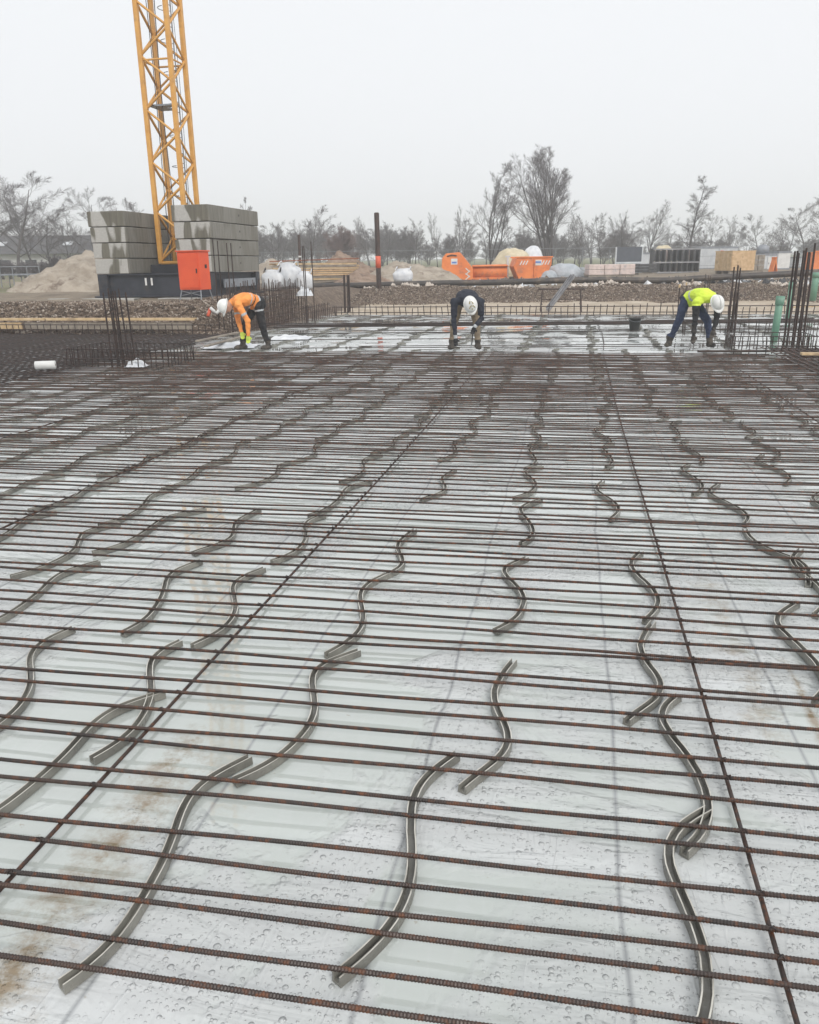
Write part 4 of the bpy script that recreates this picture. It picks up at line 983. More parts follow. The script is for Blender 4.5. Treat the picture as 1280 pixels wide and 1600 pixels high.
# ------------------------------------------------------------------ black pipe on the far bank
pts = []
for px, py in ((452, 452), (470, 447), (520, 446), (600, 445), (680, 443), (760, 441), (850, 439), (940, 437.5), (1000, 437.5), (1050, 438), (1100, 435), (1160, 431), (1240, 427.5), (1300, 425)):
    pts.append(A(px, py, 36.2 - (px - 640) * .0035))
mb = MB(); P = []
for i in range(len(pts) - 1):
    for s in np.linspace(0, 1, 7)[:-1]: P.append(pts[i].lerp(pts[i + 1], s) + Vector((0, 0, .012 * math.sin((i + s) * 2.1))))
mb.tube(P + [pts[-1]], .125, 12); tag(mb.build('drain_pipe', MAT['pipe'], None, True), 'long muddy black pipe lying along the top of the far bank', 'pipe')
# posts
def post(label, px0, py0, px1, py1, d, r, bands):
    b, tp = A(px0, py0, d), A(px1, py1, d); t = thing('steel_post', label, 'post', (b.x, b.y, b.z - .3), 0); D = tp - b + Vector((0, 0, .3))
    bar((0, 0, 0), D, r, t, 'post', 'shaft')
    mb = MB(); mb.tube([D * .999, D * 1.006], r * .8, 10); mb.build('end_plate', MAT['post'], t)
    for f0, f1, mt in bands:
        mb = MB(); mb.tube([D * f0, D * f1], r * 1.13, 10); mb.build('paint_band', MAT[mt], t, True)
post('tall brown steel post with a red band standing on the far bank', 593, 462, 588.5, 333, 35.5, .105, ((.395, .53, 'signal'),))
post('short dark post behind the timber stack', 469, 408, 467, 367, 45, .075, ((.3, .35, 'white'),))

# ------------------------------------------------------------------ storage yard
def gbase(px, d): 
    q = A(px, 430, d); return Vector((q.x, d, gz(q.x, d)))
def bagmesh(w, dpt, h, seed, mat):
    mb = MB(); n, mrow = 20, 12; rs_ = Vector((seed * 3.7, seed * 1.9, seed))
    for j in range(mrow + 1):
        f = j / mrow; prof = (1 - abs(2 * f - .85) ** 3.0 * .35) if f < .9 else .62; zz = h * f
        for k in range(n):
            w_ = 2 * math.pi * k / n; c_, s_ = math.cos(w_), math.sin(w_); e = .55
            x = math.copysign(abs(c_) ** e, c_) * w / 2 * prof; y = math.copysign(abs(s_) ** e, s_) * dpt / 2 * prof
            q = Vector((x, y, zz)); dlt = mnoise.noise(q * 3 + rs_) * .13 + mnoise.noise(q * 7 + rs_) * .07
            mb.v.append((x * (1 + dlt), y * (1 + dlt), zz + dlt * .5 * f))
    mb.f += [(j * n + k, j * n + (k + 1) % n, (j + 1) * n + (k + 1) % n, (j + 1) * n + k) for j in range(mrow) for k in range(n)]
    mb.v.append((0, 0, h * 1.06)); top = len(mb.v) - 1; mb.f += [(mrow * n + k, mrow * n + (k + 1) % n, top) for k in range(n)] + [tuple(range(n - 1, -1, -1))]
    return mb
def big_bag(label, px, pybase, d, w, h, seed, loops='black', mat='bag'):
    b = A(px, pybase, d); t = thing('big_bag', label, 'bulk bag', b, R(seed * 23 % 40 - 20))
    bagmesh(w, w * .95, h, seed, None).build('sack', MAT[mat], t, True)
    for sx in (-1, 1):
        mb = MB(); mb.tube([(sx * w * .36 + .05 * math.sin(a), -w * .3 + w * .6 * (a / math.pi), h * .92 + .16 * math.sin(a)) for a in np.linspace(0, math.pi, 9)], .018, 6); mb.build('lifting_loop', MAT[loops], t)
    return t
big_bag('white bulk bag with black straps at the left end of the bag row', 427, 453, 30.6, .78, .68, 1)
big_bag('tallest white bulk bag, second in the row before the timber stack', 452, 451, 31.4, .86, .90, 2, 'bag')
big_bag('white bulk bag at the right end of the row beside the thin tall bars', 477, 452, 30.8, .62, .62, 3, 'bag')
big_bag('single white bulk bag on the far bank right of the brown post', 630, 441, 37.0, .85, .55, 4, 'bag')
crumple('white plastic sheet hanging over the top of the wall cage', 476, 462, .5, .4, .3, 6, .75)

# timber stack
tb = gbase(492, 42); t = thing('timber_stack', 'stack of long pale sawn planks with a reddish board on top', 'timber', (tb.x, tb.y, tb.z), R(-5)); rr = random.Random(3)
for lay in range(9):
    zc = .10 + lay * .105
    for k in range(4):
        mb = MB(); mb.box((0, 0, 0), (4.2 + rr.uniform(-.25, .25), .2, .078 if lay % 3 else .06)); o = mb.build('plank', MAT[rr.choice(('timber', 'timber', 'timber_pale', 'timber_pale', 'timber_grey'))], t)
        o.location = (rr.uniform(-.12, .12), k * .26 + rr.uniform(-.09, .03), zc); o.rotation_euler = (0, R(rr.uniform(-.3, .3)), R(rr.uniform(-.4, .4)))
for k in range(3):
    mb = MB(); mb.box((0, 0, 0), (4.5, .34, .05)); o = mb.build('top_board', MAT['timber_red'], t); o.location = (-.05 * k, .05 + k * .36, 1.13); o.rotation_euler = (0, R(-1.2), 0)
for x in (-1.5, 0, 1.5):
    mb = MB(); mb.box((x, .4, .02), (.1, 1.1, .1)); mb.build('bearer', MAT['timber_grey'], t)

def heap(name, label, px, pybase, d, wl, wr, dp, h, mat, seed, cat='heap', sink=.15):
    b = A(px, pybase, d); b.z = min(b.z, gz(b.x, b.y) + .1) - sink; mb = MB(); rv = random.Random(seed * 13 + 1); nx_, ny_ = 60, 34; rs_ = Vector((seed * 5.3, seed * 2.1, 0))
    peaks = [(0, 0, h * 1.03, 1.0)] + [(rv.uniform(-wl * .42, wr * .42), rv.uniform(-dp * .4, dp * .4), h * rv.uniform(.45, .78), rv.uniform(.9, 1.3)) for _ in range(7)]
    for j in range(ny_):
        for i in range(nx_):
            x = -wl + (wl + wr) * i / (nx_ - 1); y = -dp + 2 * dp * j / (ny_ - 1); q = Vector((x, y, 0)); acc = 0
            for (cx_, cy_, ch, k_) in peaks:
                sx = wl if x < cx_ else wr; rr_ = math.hypot((x - cx_) / sx, (y - cy_) / dp) * k_ * (h / ch) ** .3
                acc += math.exp(9 / h * ch * (1 - math.sqrt(rr_ * rr_ + .012) * 1.02))
            z = math.log(acc) * h / 9 - .06 * h
            z += mnoise.noise(q * 1.1 + rs_) * .10 * h + mnoise.noise(q * 2.6 + rs_) * .09 * h + abs(mnoise.noise(q * 6 + rs_)) * .09 * h
            e = min(1, (1 - abs(2 * i / (nx_ - 1) - 1)) * 8, (1 - abs(2 * j / (ny_ - 1) - 1)) * 8)
            mb.v.append((x, y, max(z * e, -.12)))
    mb.f += [(j * nx_ + i, j * nx_ + i + 1, (j + 1) * nx_ + i + 1, (j + 1) * nx_ + i) for j in range(ny_ - 1) for i in range(nx_ - 1)]
    o = mb.build(name, MAT[mat], None, True); o.location = b; tag(o, label, cat)
heap('sand_heap', 'large pale sand heap left of the crane ballast', 152, 455, 38, 3.3, 4.0, 3.5, 2.1, 'sand', 1)
heap('sand_heap', 'low lumpy earth heap in front of the large sand heap at the far left', 78, 452, 36.5, 1.8, 1.5, 1.5, .75, 'spoil', 2)
heap('sand_heap', 'pale sand heap right of the brown post', 622, 440, 43, 2.4, 3.4, 3, 1.3, 'sand', 3)
heap('sand_heap', 'pale sand ridge just right of the crane base behind the bags', 425, 440, 46, 3.0, 3.2, 3, 1.5, 'sand', 4)
heap('earth_heap', 'brown gravel heap behind the right end of the timber stack', 532, 440, 46, 3.0, 2.8, 3, 1.75, 'spoil', 5)
heap('earth_heap', 'small brown heap between the timber stack and the sand heap', 562, 442, 41, 1.4, 1.8, 1.5, .85, 'spoil', 6)

# orange skip with long low trough
sb = gbase(741, 45); t = thing('orange_skip', 'orange steel skip with a tall end box and long low trough', 'skip', (sb.x, sb.y, sb.z + .03), R(-3))
mb = MB(); mb.prism([(-1.78, 0), (-1.72, 1.12), (-1.52, 1.36), (-.80, 1.42), (-.72, 1.36), (-.10, .62), (-.08, .0)], -.7, .7); mb.build('end_box', MAT['orange'], t, bevel=.03)
mb = MB(); mb.tube([(-.1, 0, .36), (1.75, 0, .40)], [.40, .38], 20); mb.build('trough', MAT['orange'], t, True)
mb = MB(); mb.box((.85, 0, .70), (1.9, .95, .05)); mb.box((.85, 0, .06), (1.9, .8, .12)); mb.build('rim', MAT['orange'], t, bevel=.01)
mb = MB(); mb.tube([(-1.45, -.72, 1.22), (-1.2, -.76, 1.28), (-.95, -.72, 1.24)], .03, 8); mb.build('hook_bar', MAT['black'], t)
mb = MB(); mb.box((-1.08, -.712, .95), (.34, .012, .30)); d_ = mb.build('sticker', MAT['white'], t); mb = MB(); mb.box((-1.08, -.72, .90), (.26, .008, .09)); mb.build('sticker_print', MAT['blue'], d_)
for k in range(4):
    mb = MB(); mb.box((-.36 + .0 * k, -.715, .12 + k * .13), (.30, .01, .05), Matrix.Rotation(R(40 if k % 2 else -40), 3, 'Y')); mb.build('hazard_stripe', MAT['white'], t)
for k in range(2):
    mb = MB(); mb.box((-1.68, -.715, .18 + k * .16), (.16, .01, .05), Matrix.Rotation(R(50), 3, 'Y')); mb.build('hazard_stripe', MAT['white'], t)
# orange container right
sb = gbase(828, 45); t = thing('orange_container', 'orange container with white hazard stripes and a blue white sticker', 'container', (sb.x, sb.y, sb.z + .03), R(2))
mb = MB(); mb.prism([(-.72, .0), (-1.02, .66), (-.86, 1.08), (1.02, 1.14), (1.0, .72), (.72, .05)], -.75, .75); mb.build('hull', MAT['orange'], t, bevel=.02)
mb = MB(); mb.box((.06, -.77, 1.12), (2.02, .06, .07)); mb.box((.06, .77, 1.12), (2.02, .06, .07)); mb.build('rim', MAT['orange'], t, bevel=.01)
mb = MB(); mb.box((.1, -.79, .55), (.06, .06, 1.0)); mb.build('rib', MAT['orange'], t)
for k in range(3):
    for x in (-.62, .55):
        mb = MB(); mb.box((x + k * .15, -.757, .84), (.055, .012, .24), Matrix.Rotation(R(28), 3, 'Y')); mb.build('hazard_stripe', MAT['white'], t)
mb = MB(); mb.box((.28, -.758, .84), (.38, .012, .28)); d_ = mb.build('sticker', MAT['white'], t); mb = MB(); mb.box((.28, -.767, .86), (.30, .008, .1)); mb.build('sticker_print', MAT['blue'], d_)
mb = MB(); mb.box((-1.22, -.1, .62), (.10, .12, 1.25)); mb.box((-1.22, -.1, 1.2), (.3, .1, .08)); o = mb.build('pallet_post', MAT['cabin'], None, bevel=.005); o.location = sb; tag(o, 'pale upright post between orange skip and orange container', 'post')
def dome(name, label, px, pyb, d, w, h, mat, seed, cat):
    b = A(px, pyb, d); t = thing(name, label, cat, b); mb = MB(); n, mr = 24, 9; rs_ = Vector((seed, seed * 2.2, 0))
    for j in range(mr + 1):
        th = math.pi / 2 * j / mr
        for k in range(n):
            w_ = 2 * math.pi * k / n; rad = math.cos(th) ** .75; x, y, z = rad * w / 2 * math.cos(w_), rad * w * .4 * math.sin(w_), h * math.sin(th)
            q = Vector((x, y, z)); e = 1 + .09 * mnoise.noise(q * 2.2 + rs_); mb.v.append((x * e, y * e, z * e))
    mb.f += [(j * n + k, j * n + (k + 1) % n, (j + 1) * n + (k + 1) % n, (j + 1) * n + k) for j in range(mr) for k in range(n)] + [tuple(range(n - 1, -1, -1))]
    mb.build('cover', MAT[mat], t, True)
    mb = MB(); mb.tube([(w * .5 * math.cos(a), w * .41 * math.sin(a), .04) for a in np.linspace(0, 6.2832, 25)], .03, 6); mb.build('hem', MAT[mat], t)
dome('covered_heap', 'cream covered heap behind the orange skip', 800, 432, 48.5, 2.5, 1.55, 'cream', 1, 'cover')
dome('covered_heap', 'white covered heap behind the orange container', 832, 428, 50, 1.35, 1.62, 'bag', 2, 'cover')
dome('covered_heap', 'grey tarpaulin heap right of the orange container', 880, 433, 46, 2.2, .72, 'tarp', 3, 'tarpaulin')
dome('covered_heap', 'low grey blue sheet heap beside the orange container', 856, 434, 44.5, 1.0, .42, 'tarp', 4, 'tarpaulin')
dome('covered_heap', 'cream rounded tent top behind the formwork rack', 1036, 420, 63, 2.0, 1.72, 'cream', 5, 'cover')
# wrapped pallets
def block_stack(name, label, cat, px, d, w, dp, h, mat, z_add=0.0, rz=0.0, nx_=3, nz_=2, base=True):
    b = gbase(px, d); t = thing(name, label, cat, (b.x, b.y, b.z + z_add), rz); rr_ = random.Random(int(px))
    for i in range(nx_):
        for j in range(nz_):
            mb = MB(); mb.box(((i + .5) / nx_ * w - w / 2, 0, .14 + (j + .5) / nz_ * h), (w / nx_ - .02, dp + rr_.uniform(-.05, .05), h / nz_ - .015)); mb.build('wrapped_box', MAT[mat], t, bevel=.02)
    if base:
        for k in range(3): mb = MB(); mb.box((0, (k - 1) * dp * .4, .07), (w, .1, .1)); mb.build('pallet_bearer', MAT['timber_grey'], t)
    return t
block_stack('wrapped_stack', 'long low stack of pale pinkish wrapped boxes on pallets', 'pallet stack', 952, 45, 2.5, 1.0, .55, 'wrap', .05, R(3), 3, 2)
block_stack('wrapped_stack', 'low grey pallet stack left of the pinkish wrapped boxes', 'pallet stack', 905, 49, 1.3, 1.0, .34, 'tarp', .05, R(-4), 2, 2)
block_stack('wrapped_stack', 'dark stack of steel parts left of the formwork rack', 'pallet stack', 1008, 52, 1.15, 1.0, .52, 'formwork', 0, R(5), 2, 3)
block_stack('wrapped_stack', 'dark brown crate stack right of the timber crate', 'pallet stack', 1177, 54, .85, 1.0, .95, 'timber_grey', 0, R(3), 2, 3)
# slate panel on frame
sb = gbase(981, 55); t = thing('panel_board', 'dark grey blank panel in a pale frame on a stand', 'panel', (sb.x, sb.y, sb.z), R(-3))
zt = A(981, 386, 55).z - sb.z; zb = A(981, 409, 55).z - sb.z
mb = MB(); mb.box((0, 0, (zt + zb) / 2), (1.62, .10, zt - zb)); mb.build('panel', MAT['slate'], t)
for sx in (-1, 1): mb = MB(); mb.box((sx * .85, .0, zt / 2), (.08, .14, zt + .02)); mb.build('frame_post', MAT['cabin'], t)
mb = MB(); mb.box((0, 0, zb - .06), (1.62, .16, .1)); mb.build('frame_rail', MAT['cabin'], t)
mb = MB(); mb.box((0, .1, zb * .42), (1.6, .9, zb * .7)); mb.build('base_box', MAT['tarp'], t, bevel=.02)
# formwork rack
sb = gbase(1052, 55); t = thing('formwork_rack', 'rack of dark formwork frames in two tiers in the storage yard', 'formwork', (sb.x, sb.y, sb.z), R(-2))
zt = A(1052, 389, 55).z - sb.z; w_ = 2.95; rr = random.Random(8)
for k in range(9):
    x = -w_ / 2 + k * w_ / 8
    mb = MB(); mb.box((x, 0, zt * .5 + .02), (.075, .9, zt)); mb.build('frame_upright', MAT['formwork'], t)
    if k < 8:
        for (za, zb_) in ((zt * .50, zt * .95), (.12, zt * .42)):
            mb = MB(); mb.box((x + w_ / 16, .12 + rr.uniform(0, .25), (za + zb_) / 2), (w_ / 8 - .1, .05, zb_ - za - .03)); mb.build('form_panel', MAT[rr.choice(('formwork', 'slate', 'slate', 'formface', 'formwork', 'wrap'))], t)
for z in (.06, zt * .45, zt * .99): mb = MB(); mb.box((0, -.47, z), (w_ + .1, .05, .09)); mb.build('frame_rail', MAT['formface'], t)
mb = MB(); mb.box((0, 0, zt * .47), (w_, .88, .05)); mb.build('deck', MAT['formwork'], t)
# timber crate
sb = A(1147, 420, 50); gzv = gz(sb.x, 50); t = thing('timber_crate', 'large pale plywood crate with a lighter end face', 'crate', (sb.x, 50, gzv), R(17))
zt = A(1147, 393, 50).z - gzv; wc = 1.62; dc = 1.5
mb = MB(); mb.box((0, 0, (zt + .22) / 2), (wc, dc, zt - .22)); mb.build('crate_body', MAT['timber'], t)
npl = 7
for k in range(npl):
    mb = MB(); hz = (zt - .22) / npl; mb.box((0, -dc / 2 - .012, .22 + hz * (k + .5)), (wc - .02, .024, hz - .015)); mb.build('plank', MAT['timber'], t)
    mb = MB(); mb.box((-wc / 2 - .012, 0, .22 + hz * (k + .5)), (.024, dc - .04, hz - .015)); mb.build('plank', MAT['timber_pale'], t)
for yy in (-dc * .28, dc * .22): mb = MB(); mb.box((-wc / 2 - .04, yy, (zt + .22) / 2), (.03, .12, zt - .26)); mb.build('batten', MAT['timber_pale'], t)
mb = MB(); mb.box((0, 0, zt + .02), (wc + .06, dc + .06, .04)); mb.build('lid', MAT['timber'], t)
for yy in (-.6, 0, .6): mb = MB(); mb.box((0, yy, .11), (wc, .12, .2)); mb.build('skid', MAT['timber_grey'], t)
# site cabins / containers
def cabin(label, px0, px1, pytop, d, dp, rz=0.0, door=True, ribs=True, mat='cabin'):
    a, b = A(px0, 420, d), A(px1, 420, d); w = b.x - a.x; cxx = (a.x + b.x) / 2; z0 = gz(cxx, d); h = A((px0 + px1) / 2, pytop, d).z - z0
    t = thing('site_container', label, 'container', (cxx, d, z0), rz)
    mb = MB(); mb.box((0, dp / 2, h / 2 + .02), (w, dp, h - .08)); mb.build('shell', MAT[mat], t)
    if ribs:
        nr = max(4, int(w / .22))
        for k in range(nr): mb = MB(); mb.box((-w / 2 + (k + .5) * w / nr, -.012, h / 2), (w / nr * .5, .03, h - .25)); mb.build('wall_rib', MAT[mat], t)
    for z in (.06, h): mb = MB(); mb.box((0, dp / 2, z), (w + .06, dp + .06, .12)); mb.build('frame_rail', MAT['greysteel'], t)
    if door:
        mb = MB(); mb.box((w * .25, -.035, h * .46), (.5, .03, h * .75)); d_ = mb.build('door', MAT['white'], t); mb = MB(); mb.box((w * .25 - .18, -.06, h * .45), (.03, .03, .12)); mb.build('door_handle', MAT['black'], d_)
    return t, w, h
t, w_, h_ = cabin('long pale container behind the timber crate', 1086, 1150, 387, 66, 2.4, 0, False)
mb = MB(); mb.box((w_ * .22, -.045, h_ * .8), (.9, .02, .12), Matrix.Rotation(R(8), 3, 'Y')); mb.build('red_stripe', MAT['signal'], t)
t, w_, h_ = cabin('pale ribbed container with a grey tank on its roof', 1182, 1211, 398, 60, 2.4)
mb = MB(); mb.tube([(-.1, .6, h_ + .08), (-.1, .6, h_ + .5), (-.1, .6, h_ + .62), (-.1, .6, h_ + .7)], [.42, .42, .3, .16], 16); mb.build('roof_tank', MAT['greysteel'], t, True)
cabin('plain white container just left of the tall bar cluster', 1214, 1233, 394, 61, 2.4, 0, False, False, 'white')
cabin('pale grey cabin between dark panel and formwork rack', 1002, 1020, 396, 62, 2.2, 0, False)
cabin('pale low container at the right picture edge behind the green post', 1246, 1275, 402, 66, 2.4, 0, False)
# orange pieces
b = gbase(1207, 52); t = thing('barrier', 'orange folded barrier in front of the ribbed container', 'barrier', (b.x, b.y, b.z), R(15))
for k, (x, a_) in enumerate(((-.07, 12), (.07, -12))): mb = MB(); mb.box((x, 0, .48), (.05, .4, .95), Matrix.Rotation(R(a_), 3, 'Y')); mb.build('barrier_leaf', MAT['orange'], t)
b = gbase(1274, 56); t = thing('orange_container', 'rusty orange container cut by the right picture edge', 'container', (b.x + .3, b.y, b.z), 0)
mb = MB(); mb.prism([(-.5, 0), (-.62, 1.2), (.7, 1.25), (.7, 0)], 0, 1.4); mb.build('hull', MAT['orange'], t, bevel=.02); mb = MB(); mb.box((.05, -.03, 1.25), (1.4, .06, .08)); mb.build('rim', MAT['orange'], t)
# left: low grey trailer frame
b = gbase(38, 42); t = thing('slat_rack', 'low grey slatted rack on thin legs under the trees at the far left', 'rack', (b.x, b.y, b.z), R(6))
for k in range(5): mb = MB(); mb.box((0, -.5 + k * .25, .62 + .02 * (k % 2)), (2.0, .16, .05)); mb.build('slat', MAT['greysteel'], t)
for sx in (-.95, -.35, .35, .95): bar((sx, -.56, 0), (sx * .97, -.56, 1.0), .025, t, 'galv', 'leg'); bar((sx, .55, 0), (sx * .97, .55, .66), .025, t, 'galv', 'leg')
bar((-.95, -.56, 1.0), (.95, -.56, 1.0), .02, t, 'galv', 'side_rail')
# far building
zr, d_ = A(60, 366, 84).z, 84; x0, x1 = A(-60, 400, d_).x, A(150, 400, d_).x; zb_ = gz(-35, 84)
t = thing('barn', 'long low building with a dark roof behind the trees at the left', 'building', ((x0 + x1) / 2, d_, zb_), R(2)); L_ = x1 - x0; ev = A(60, 395, 84).z - zb_; rg = zr - zb_
mb = MB(); mb.box((0, 4, ev / 2), (L_ - .4, 7.2, ev)); mb.build('wall', MAT['wallpaint'], t)
mb = MB(); mb.v += [(-L_ / 2, -.2, ev - .1), (L_ / 2, -.2, ev - .1), (L_ / 2, 4, rg), (-L_ / 2, 4, rg), (-L_ / 2, 8.2, ev - .1), (L_ / 2, 8.2, ev - .1)]; mb.f += [(0, 1, 2, 3), (3, 2, 5, 4), (0, 3, 4), (1, 5, 2), (0, 4, 5, 1)]; rf = mb.build('roof', MAT['roof'], t)
for k in range(5): mb = MB(); mb.box((-L_ / 2 + (k + .5) * L_ / 5, .36, ev * .5), (1.1, .06, .8)); mb.build('window', MAT['glass'], t)
for k in range(2): mb = MB(); mb.box((-L_ / 4 + k * L_ / 2, 1.9, (ev + rg) / 2 + .05), (.9, 1.0, .08), Matrix.Rotation(math.atan2(rg - ev, 4.2), 3, 'X')); mb.build('roof_window', MAT['cabin'], rf)

# ------------------------------------------------------------------ trees
def grow(seed, style):
    rs_ = random.Random(seed); trunk, crown = MB(), MB()
    st = dict(tall=dict(stems=1, h=12, n1=18, a1=(26, 48), l1=.46, up=.34, first=.24, drop=0), multi=dict(stems=4, h=12, n1=13, a1=(24, 46), l1=.36, up=.34, first=.34, drop=0),
              wide=dict(stems=1, h=8, n1=16, a1=(35, 72), l1=.60, up=.22, first=.20, drop=0), birch=dict(stems=1, h=11, n1=26, a1=(34, 62), l1=.32, up=.12, first=.18, drop=.35),
              vase=dict(stems=7, h=12, n1=12, a1=(20, 42), l1=.42, up=.32, first=.26, drop=0), bush=dict(stems=7, h=4.5, n1=9, a1=(22, 55), l1=.6, up=.22, first=.10, drop=0))[style]
    def path(p, d, L, nseg, up, wob):
        pts = [p.copy()]; d = d.normalized()
        for i in range(nseg):
            d = (d + Vector((rs_.gauss(0, wob), rs_.gauss(0, wob), rs_.gauss(0, wob * .6) + up * .22))).normalized(); p = p + d * (L / nseg); pts.append(p.copy())
        return pts
    def child_dir(d, ang):
        o = d.orthogonal().normalized(); o.rotate(Matrix.Rotation(rs_.uniform(0, 6.2832), 3, d)); return (d * math.cos(ang) + o * math.sin(ang)).normalized()
    def branch(mb, p, d, L, r, lvl, up):
        nseg = (7, 5, 4, 3, 2)[lvl]; pts = path(p, d, L, nseg, up, (.07, .12, .12, .10, .08)[lvl])
        rend = r * (.16 if lvl == 0 else .35); rad = [r + (rend - r) * (i / nseg) ** .9 for i in range(nseg + 1)]
        (mb if lvl <= 1 else crown).tube(pts, rad, (8, 5, 4, 3, 3)[lvl], lvl == 0)
        if lvl >= 4: return
        if lvl == 0: n, f0, ang, lf = st['n1'], st['first'], st['a1'], st['l1']
        else: n, f0, ang, lf = (0, 8, 7, 5)[lvl], .2, (14, 36), (0, .5, .55, .62)[lvl]
        for i in range(n):
            f = f0 + (1 - f0) * ((i + rs_.random()) / n); x = f * nseg; j = min(int(x), nseg - 1); q = pts[j].lerp(pts[j + 1], x - j); dd = (pts[j + 1] - pts[j]).normalized()
            taper = (1.05 - .62 * f) if lvl == 0 else (1.1 - .6 * f)
            cl = max(L * lf * taper * rs_.uniform(.7, 1.2), .25); rr_ = max((rad[j] * (1 - (x - j)) + rad[j + 1] * (x - j)) * rs_.uniform(.40, .55), .0055)
            u_ = st['up'] if lvl < 2 else st['up'] * .5 - st['drop']
            branch(mb, q, child_dir(dd, R(rs_.uniform(*ang))), cl, rr_, lvl + 1, u_)
    H = st['h']
    for s in range(st['stems']):
        a = 6.2832 * s / st['stems'] + rs_.uniform(-.5, .5); lean = 0 if st['stems'] == 1 else rs_.uniform(.05, .22); sp = 0 if st['stems'] == 1 else .12
        branch(trunk, Vector((math.cos(a) * sp, math.sin(a) * sp, -.2)), Vector((math.cos(a) * lean, math.sin(a) * lean, 1)), H * (1 if s == 0 else rs_.uniform(.75, .97)), (.17 if st['stems'] == 1 else .12) * H / 12 * 1.1, 0, .12)
    return trunk, crown, max(q[2] for q in crown.v)
def proto(seed, style, bark, twig):
    tr, cr_, h = grow(seed, style); return tr.mesh('trunk', MAT[bark], True), cr_.mesh('crown', MAT[twig]), h
PT = {'tall': proto(1, 'tall', 'bark', 'twig'), 'multi': proto(2, 'multi', 'bark_dark', 'twig'), 'vase': proto(3, 'vase', 'bark_dark', 'twig'), 'wide': proto(4, 'wide', 'bark', 'twig'),
      'wide2': proto(5, 'wide', 'bark_dark', 'twig'), 'birch': proto(6, 'birch', 'bark_dark', 'twig'), 'bush': proto(7, 'bush', 'bark', 'twig'), 'redbush': proto(8, 'bush', 'bark', 'twig_red'), 'tall2': proto(9, 'tall', 'bark_dark', 'twig')}
def tree(style, px, pytop, d, label, wide=1.0, rz=0.0, group=None, name='bare_tree', cat='tree'):
    b = gbase(px, d); h = A(px, pytop, d).z - b.z; tm, cm, ph = PT[style]; s = h / ph
    t = thing(name, label, cat, (b.x, b.y, b.z), rz, group); t.scale = (s * wide, s * wide, s)
    link('trunk', tm, t); link('crown', cm, t)
    return t
TR = [('wide', 30, 258, 72, 'tall dense bare tree at the far left edge', 1.45), ('wide2', -8, 268, 74, 'bare tree half cut off by the left picture edge', 1.4), ('tall', 56, 285, 78, 'upright bare tree right behind the tall dense tree at the far left', 1.2), ('wide', 112, 332, 80, 'low bare tree over the right part of the dark roof', 1.3), ('wide', 196, 304, 84, 'bare tree between the left ballast stack and the crane mast', 1.1), ('wide2', 84, 312, 76, 'bare tree in front of the dark roof right of the far left tree', 1.3), ('wide2', 158, 290, 78, 'broad bare tree rising behind the left ballast stack', 1.35),
      ('wide', 235, 312, 86, 'bare tree seen through the crane mast', .9), ('birch', 388, 305, 88, 'slim bare tree showing behind the right ballast stack', .6), ('wide2', 428, 345, 92, 'low bare tree right of the crane ballast', 1.0),
      ('wide', 488, 318, 84, 'spreading bare tree above the timber stack', 1.05), ('redbush', 538, 350, 80, 'reddish bare tree between timber stack and brown post', 1.2), ('tall', 577, 335, 92, 'upright bare tree directly left of the brown post', .8),
      ('tall2', 650, 338, 90, 'thin bare tree right of the brown post', 1.0), ('tall', 684, 330, 86, 'bare tree above the left end of the orange skip', .7), ('tall2', 716, 318, 84, 'leaning bare tree left of the tall twin trees', .55),
      ('multi', 768, 247, 80, 'tall bare tree with several upright stems behind the orange skip', 1.0), ('vase', 858, 222, 80, 'tallest bare tree with a wide vase shaped crown behind the orange container', 1.3),
      ('wide', 806, 345, 88, 'small twisted bare tree between the two tallest trees', .8), ('tall', 905, 330, 88, 'slender bare tree right of the tallest tree', .75), ('wide2', 938, 330, 84, 'bare tree above the pinkish wrapped boxes', .9),
      ('tall2', 970, 326, 86, 'bare tree behind the dark grey panel', .8), ('tall', 1008, 312, 88, 'rounded bare tree left of the birch', 1.15), ('birch', 1073, 272, 82, 'tall pointed birch with fine hanging twigs above the formwork rack', 1.1),
      ('wide', 1182, 332, 96, 'round bare tree above the ribbed container', 1.25), ('tall2', 1214, 345, 100, 'small bare tree right of the round tree', .8), ('wide2', 1252, 314, 104, 'bare tree above the tall bar cluster at the right', 1.3), ('wide', 1284, 305, 108, 'bare tree cut by the right picture edge', 1.0)]
rr = random.Random(21)
for st_, px, pt, d, lab, wd in TR: tree(st_, px, pt, d, lab, wd, rr.uniform(0, 6.28))
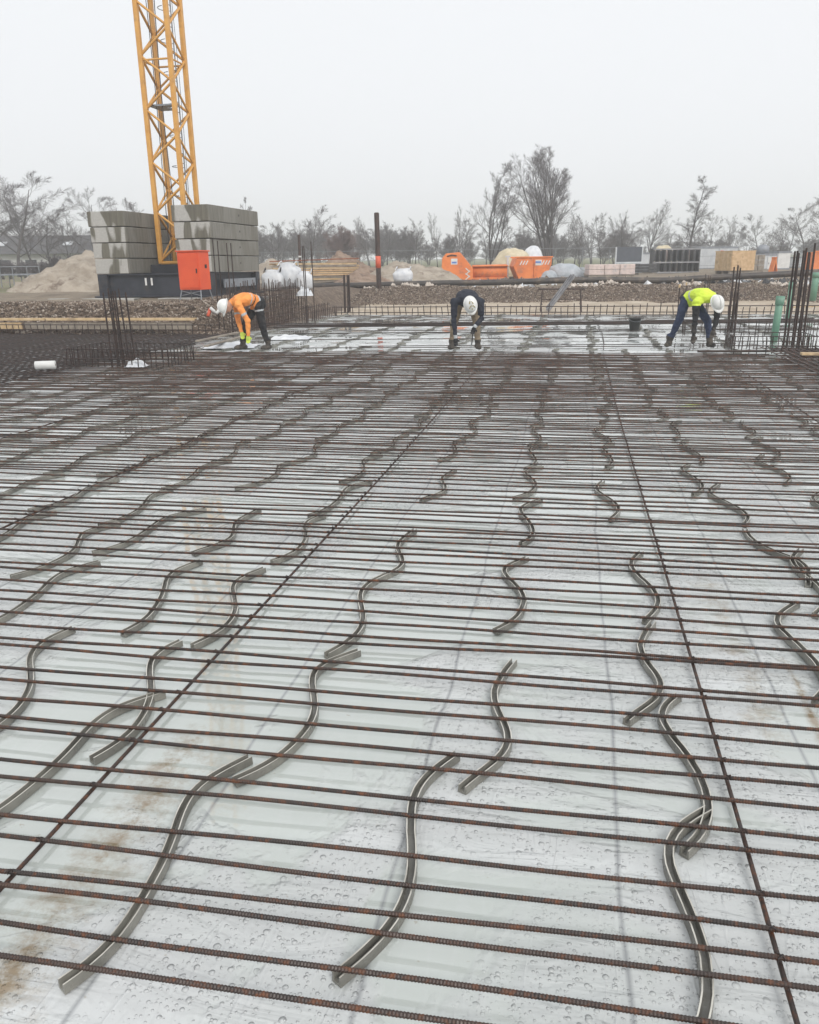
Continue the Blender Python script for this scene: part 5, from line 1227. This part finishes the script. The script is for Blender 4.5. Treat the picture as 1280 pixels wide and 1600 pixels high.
# understorey: bare shrubs that nothing tells apart
for k in range(46):
    px = -20 + k * 29 + rr.uniform(-8, 8); red = 500 < px < 580
    tree('redbush' if red else 'bush', px, rr.uniform(348, 378) if px < 960 else rr.uniform(366, 390), rr.uniform(108, 140), 'low bare shrub in the thicket along the tree line', rr.uniform(1.2, 1.9), rr.uniform(0, 6.28), 'shrubs along the tree line', 'bare_shrub', 'shrub')
for k in range(64):
    px = rr.choice((rr.uniform(-20, 260), rr.uniform(410, 700), rr.uniform(410, 1000), rr.uniform(700, 1290)))
    tree(rr.choice(('tall', 'wide2', 'tall2', 'birch', 'wide')), px, rr.uniform(332, 368), rr.uniform(100, 130), 'thin bare tree in the hazy back row of the tree line', rr.uniform(1.0, 1.4), rr.uniform(0, 6.28), 'back row of the tree line')
for k in range(10):
    tree('bush', -15 + k * 17 + rr.uniform(-5, 5), rr.uniform(392, 408), rr.uniform(60, 70), 'bare shrub before the long building at the far left', 1.5, rr.uniform(0, 6.28), 'shrubs before the building', 'bare_shrub', 'shrub')
# wire fence along the far side of the yard
t = thing('wire_fence', 'thin wire site fence along the far side of the storage yard', 'fence', (0, 66, 0), R(-2))
for k in range(28):
    x = -24 + k * 2.1; z = gz(x, 66); bar((x, 0, z), (x, 0, z + 1.75), .022, t, 'galv', 'fence_post')
for h_ in (.3, 1.0, 1.72): bar((-24, 0, gz(-24, 66) + h_), (34, 0, gz(34, 66) + h_), .014, t, 'galv', 'fence_wire')

# ------------------------------------------------------------------ haze
hm, hn, hl, hp = nodes('haze'); hn.remove(hp)
pv = hn.new('ShaderNodeVolumePrincipled'); pv.inputs['Color'].default_value = (.985, .99, 1, 1); pv.inputs['Density'].default_value = .0022; pv.inputs['Anisotropy'].default_value = .15
hl.new(pv.outputs[0], hn['Material Output'].inputs['Volume'])
mb = MB(); mb.box((0, 30, 11.0), (960, 960, 25.0)); o = mb.build('haze', hm); o['kind'] = 'stuff'
print('objects', len(bpy.data.objects), 'tris', sum(len(q.vertices) - 2 for m_ in bpy.data.meshes for q in m_.polygons))
